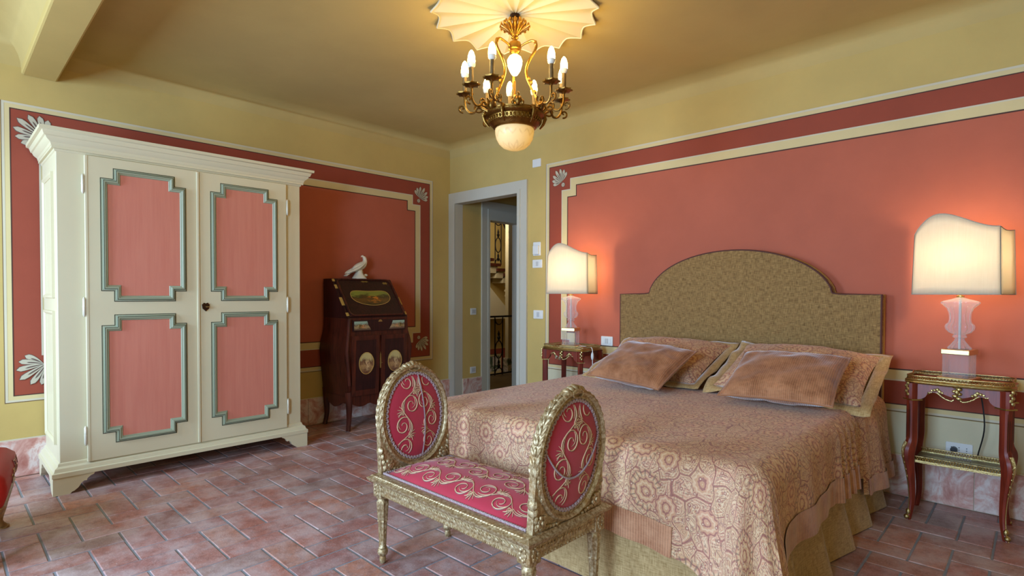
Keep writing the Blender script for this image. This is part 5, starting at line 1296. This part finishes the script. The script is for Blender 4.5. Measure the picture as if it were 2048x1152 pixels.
cs = MB().lathe([(0.03, 2.262), (0.022, 2.275), (0.030, 2.300), (0.016, 2.32), (0.010, 2.34), (0.016, 2.36), (0.006, 2.375), (0.005, 2.45), (0.0, 2.455)], 14, C0); cs.build('centre_finial', 'brass', ch)
bw = [(0.112, 2.172), (0.115, 2.160), (0.114, 2.140), (0.107, 2.112), (0.092, 2.084), (0.068, 2.062), (0.036, 2.050), (0.0, 2.046)]
bl_ = MB().lathe(bw, 40, C0, caps=False).build('glass_bowl', 'frosted', ch, smooth=60)
bs = bl_.modifiers.new('solid', 'SOLIDIFY'); bs.thickness = 0.003
MB().ellip((CC[0], CC[1], 2.150), 0.028, 0.028, 0.032, 14, 10).build('bowl_bulb', emis('bowl_bulb_light', (255, 222, 160), 14.0), ch)
for p in PH:
    for q in (-1, 0, 1):
        a = p+q*RAD(31); r1 = 0.292
        base = C(0.168, p+q*RAD(10), 2.252)
        pts = [base, C(0.190, p+q*RAD(16), 2.268), C(0.212, p+q*RAD(24), 2.290), C(0.238, a, 2.262), C(0.268, a, 2.262), C(0.290, a, 2.296), C(r1, a, 2.352)]
        arm = MB().tube(crom(pts, 6), lambda t: 0.0075-0.001*t, 8).build('candle_arm', 'brass_old', ch)
        sc = MB()
        cxy = [(0.214+0.036*(1-k/20)*cos(2.4+k*0.42), 2.290+0.036*(1-k/20)*sin(2.4+k*0.42)) for k in range(20)]
        sc.tube([C(r_, a, z_) for r_, z_ in cxy], 0.006, 6); sc.build('arm_scroll', 'brass_old', arm); sc = MB()
        cxy = [(0.306+0.026*(1-k/16)*cos(-1.8+k*0.42), 2.285+0.026*(1-k/16)*sin(-1.8+k*0.42)) for k in range(16)]
        sc.tube([C(r_, a, z_) for r_, z_ in cxy], 0.0055, 6); sc.build('arm_scroll', 'brass_old', arm)
        X = C(r1, a, 0)
        pn = MB().lathe([(0.007, 2.346), (0.012, 2.354), (0.030, 2.361), (0.044, 2.364), (0.046, 2.371), (0.030, 2.367), (0.012, 2.364), (0.012, 2.372)], 24, X, flute=lambda an, z: 1+0.14*cos(8*an) if z > 2.360 else 1.0).build('drip_pan', 'brass_old', arm)
        MB().lathe([(0.012, 2.366), (0.0125, 2.44), (0.012, 2.462), (0.0, 2.463)], 12, X).build('candle_sleeve', 'sleeve', arm)
        MB().lathe([(0.012, 2.462), (0.0205, 2.470), (0.0225, 2.484), (0.0215, 2.488)], 14, X).build('bulb_collar', 'socket', arm)
        MB().lathe([(0.0212, 2.487), (0.0215, 2.502), (0.0195, 2.524), (0.013, 2.546), (0.005, 2.557), (0.0, 2.560)], 14, X).build('candle_bulb', 'bulb', arm, smooth=60)

# ------------------------------------------------------------------ low upholstered chair at the edge of the room
chx, chy = -3.575, -0.088
cha = thing('chair', 'low carved walnut chair with red damask seat near the wardrobe', 'chair', (chx, chy, 0))
def srect(hx, hy, r, n=6):
    return [(chx+a, chy+b) for a, b in rr(-hx, -hy, hx, hy, r, n)]
SH = 0.315
MB().sweep([(0.0, 0.215), (0.010, 0.218), (0.006, 0.232), (0.016, 0.246), (0.018, 0.258), (0.006, 0.266), (0.0, 0.268), (-0.06, 0.268), (-0.06, 0.215)], srect(SH-0.012, SH-0.002, 0.06), lambda a, b, h: (a, b, h)).build('seat_rail', 'chairwood', cha, smooth=35)
cu = MB(); o0 = srect(SH, SH+0.008, 0.07, 8)
lv_ = [(0.0, 0.262), (0.012, 0.30), (0.015, 0.345), (0.006, 0.385), (-0.02, 0.412), (-0.07, 0.430), (-0.16, 0.440)]
vs_ = []; fs_ = []; n = len(o0)
for of, z in lv_:
    k = 1+of/SH
    for a, b in o0: vs_.append((chx+(a-chx)*k, chy+(b-chy)*k, z))
for i in range(len(lv_)-1):
    for k in range(n): fs_.append((i*n+k, i*n+(k+1) % n, (i+1)*n+(k+1) % n, (i+1)*n+k))
fs_.append(tuple(range((len(lv_)-1)*n, len(lv_)*n)))
su = cu.add(vs_, fs_).build('seat_cushion', 'silk_red', cha, smooth=60)
def s_side(x, y, h):
    if abs(x) > SH*0.66 or abs(y) > 0.065: return None
    t = (y+0.065)/0.13; z = 0.285+0.10*t; off = 0.010+0.006*sin(pi*t)
    return (chx+x, chy+SH+0.008+off*1.02+0.002, z)
scrolls([('S', -0.16, 0.0, 0.05, 0.4, 1), ('S', 0.05, 0.0, 0.05, 0.2, -1), ('C', -0.23, 0.02, 0.05, 1.2, 1), ('L', -0.26, 0.0, 0.06, 2.2, 1)], s_side, 0.002, su)
def s_top(x, y, h):
    if abs(x) > SH*0.72 or abs(y) > SH*0.72: return None
    return (chx+x, chy+y, 0.428+0.012*(1-max(abs(x), abs(y))/(SH*0.75)))
scrolls([('S', -0.12, 0.12, 0.08, 0.4, 1), ('S', 0.1, 0.0, 0.08, 2.2, -1), ('L', -0.2, 0.18, 0.08, 2.2, 1)], s_top, 0.002, su)
for sx in (-1, 1):
    for sy in (-1, 1):
        d = Vector((sx, sy, 0)).normalized(); b_ = Vector((chx+sx*(SH-0.055), chy+sy*(SH-0.050), 0))
        pth = crom([tuple(b_+d*o_+Vector((0, 0, z))) for o_, z in ((0.0, 0.24), (0.022, 0.20), (0.012, 0.12), (-0.004, 0.06), (0.004, 0.03), (0.022, 0.010), (0.024, 0.0))], 5)
        MB().tube(pth, lambda t: 0.032-0.016*min(1, t*1.6)+(0.006 if t > 0.86 else 0), 10).build('leg', 'chairwood', cha)
bk = MB(); bk.tube(crom([(chx-0.26, chy-SH+0.03, 0.24), (chx-0.27, chy-SH-0.03, 0.60), (chx-0.20, chy-SH-0.08, 0.86), (chx, chy-SH-0.095, 0.93), (chx+0.20, chy-SH-0.08, 0.86), (chx+0.27, chy-SH-0.03, 0.60), (chx+0.26, chy-SH+0.03, 0.24)], 8), 0.022, 10); bk.build('back_frame', 'chairwood', cha)
MB().grid(10, 10, lambda u, v: (chx-0.25+0.50*u+(0.0), chy-SH+0.0-0.085*v+0.03*sin(pi*u)*sin(pi*v), 0.46+(0.36+0.07*sin(pi*u))*v)).build('back_cushion', 'silk_red', cha, smooth=60)

cha.rotation_euler = (0, 0, RAD(-8))

# ------------------------------------------------------------------ switches, sockets, alarm units
def plate(name, label, cat, x0, z0, x1, z1, kind):
    o = MB().prism(rr(x0, z0, x1, z1, 0.006, 3), mB, 0.0, 0.010).build(name, 'plug_white', None, smooth=0, bevel=0.002)
    tag(o, label, cat); w_ = x1-x0; xm = (x0+x1)/2; zm = (z0+z1)/2
    if kind == 'switch':
        for k in range(3): MB().prism(rect(x0+w_*(0.14+0.245*k), z0+0.018, x0+w_*(0.14+0.245*k+0.225), z1-0.018), mB, 0.008, 0.0135).build('rocker', 'plug_grey' if k == 1 else 'plug_white', o, smooth=0, bevel=0.001)
    elif kind == 'socket':
        for k in range(3):
            a = x0+w_*(0.22+0.28*k)
            for q in (-1, 0, 1): MB().prism([(a+0.0028*cos(t), zm+q*0.013+0.0028*sin(t)) for t in [2*pi*i/8 for i in range(8)]], mB, 0.008, 0.0108).build('socket_hole', 'black', o, smooth=0)
    elif kind == 'sensor':
        MB().prism(rr(x0+0.012, z0+0.012, x1-0.012, z1-0.035, 0.006, 3), mB, 0.008, 0.030).build('front_cover', 'plug_white', o, smooth=0, bevel=0.003)
        MB().prism(rect(x0+0.025, z0+0.004, x1-0.02, z0+0.010), mB, 0.009, 0.0125).build('indicator_slot', 'plug_grey', o, smooth=0)
    else: MB().prism(rect(x0+0.006, z0+0.006, x1-0.006, z1-0.006), mB, 0.008, 0.0115).build('cover_face', 'plug_white', o, smooth=0)
    return o
plate('wall_sensor', 'tall white plastic sensor unit on the wall beside the doorway', 'sensor', -3.545, 1.572, -3.452, 1.702, 'sensor')
plate('light_switch', 'white switch plate just below the tall white sensor unit', 'switch', -3.552, 1.455, -3.432, 1.533, 'switch')
plate('light_switch', 'white switch plate at waist height between doorway and lampshade', 'switch', -3.538, 0.966, -3.418, 1.048, 'switch')
plate('junction_cover', 'blank white cover plate high on the wall above the doorway corner', 'cover plate', -3.557, 2.420, -3.452, 2.496, 'cover')
plate('wall_socket', 'white switch plate on the red wall beside the headboard', 'socket', -2.752, 0.760, -2.634, 0.840, 'switch')
so = plate('wall_socket', 'white wall socket with black plug behind the nightstand shelf', 'socket', -0.378, 0.286, -0.258, 0.366, 'socket')
MB().tube([mB(-0.340, 0.328, 0.010), mB(-0.340, 0.328, 0.040)], 0.016, 12).build('plug', 'black', so)
for (y0, z0, lb) in ((4.215, 0.965, 'upper white switch plate on the dim vestibule wall'), (4.212, 0.295, 'lower white socket plate on the dim vestibule wall above the marble')):
    o = MB().prism(rr(y0, z0, y0+0.085, z0+0.075, 0.005, 3), mV, 0.0, 0.009).build('wall_plate', 'plug_white', None, smooth=0, bevel=0.002); tag(o, lb, 'switch')
    for k in range(2): MB().prism(rect(y0+0.014+0.030*k, z0+0.016, y0+0.041+0.030*k, z0+0.059), mV, 0.008, 0.012).build('rocker', 'plug_grey', o, smooth=0)

# carved and beaded detail too fine to pick apart stays joined
for o in bpy.data.objects:
    if o.name.split('.')[0] in ('carved_apron_frieze', 'gadrooned_edge', 'beaded_edge', 'carved_leaf_border', 'gimp_braid', 'pierced_gallery', 'shelf_gallery', 'scroll_embroidery', 'leaf_frieze', 'rosette', 'twisted_cord', 'leaf_crown'): o['kind'] = 'stuff'
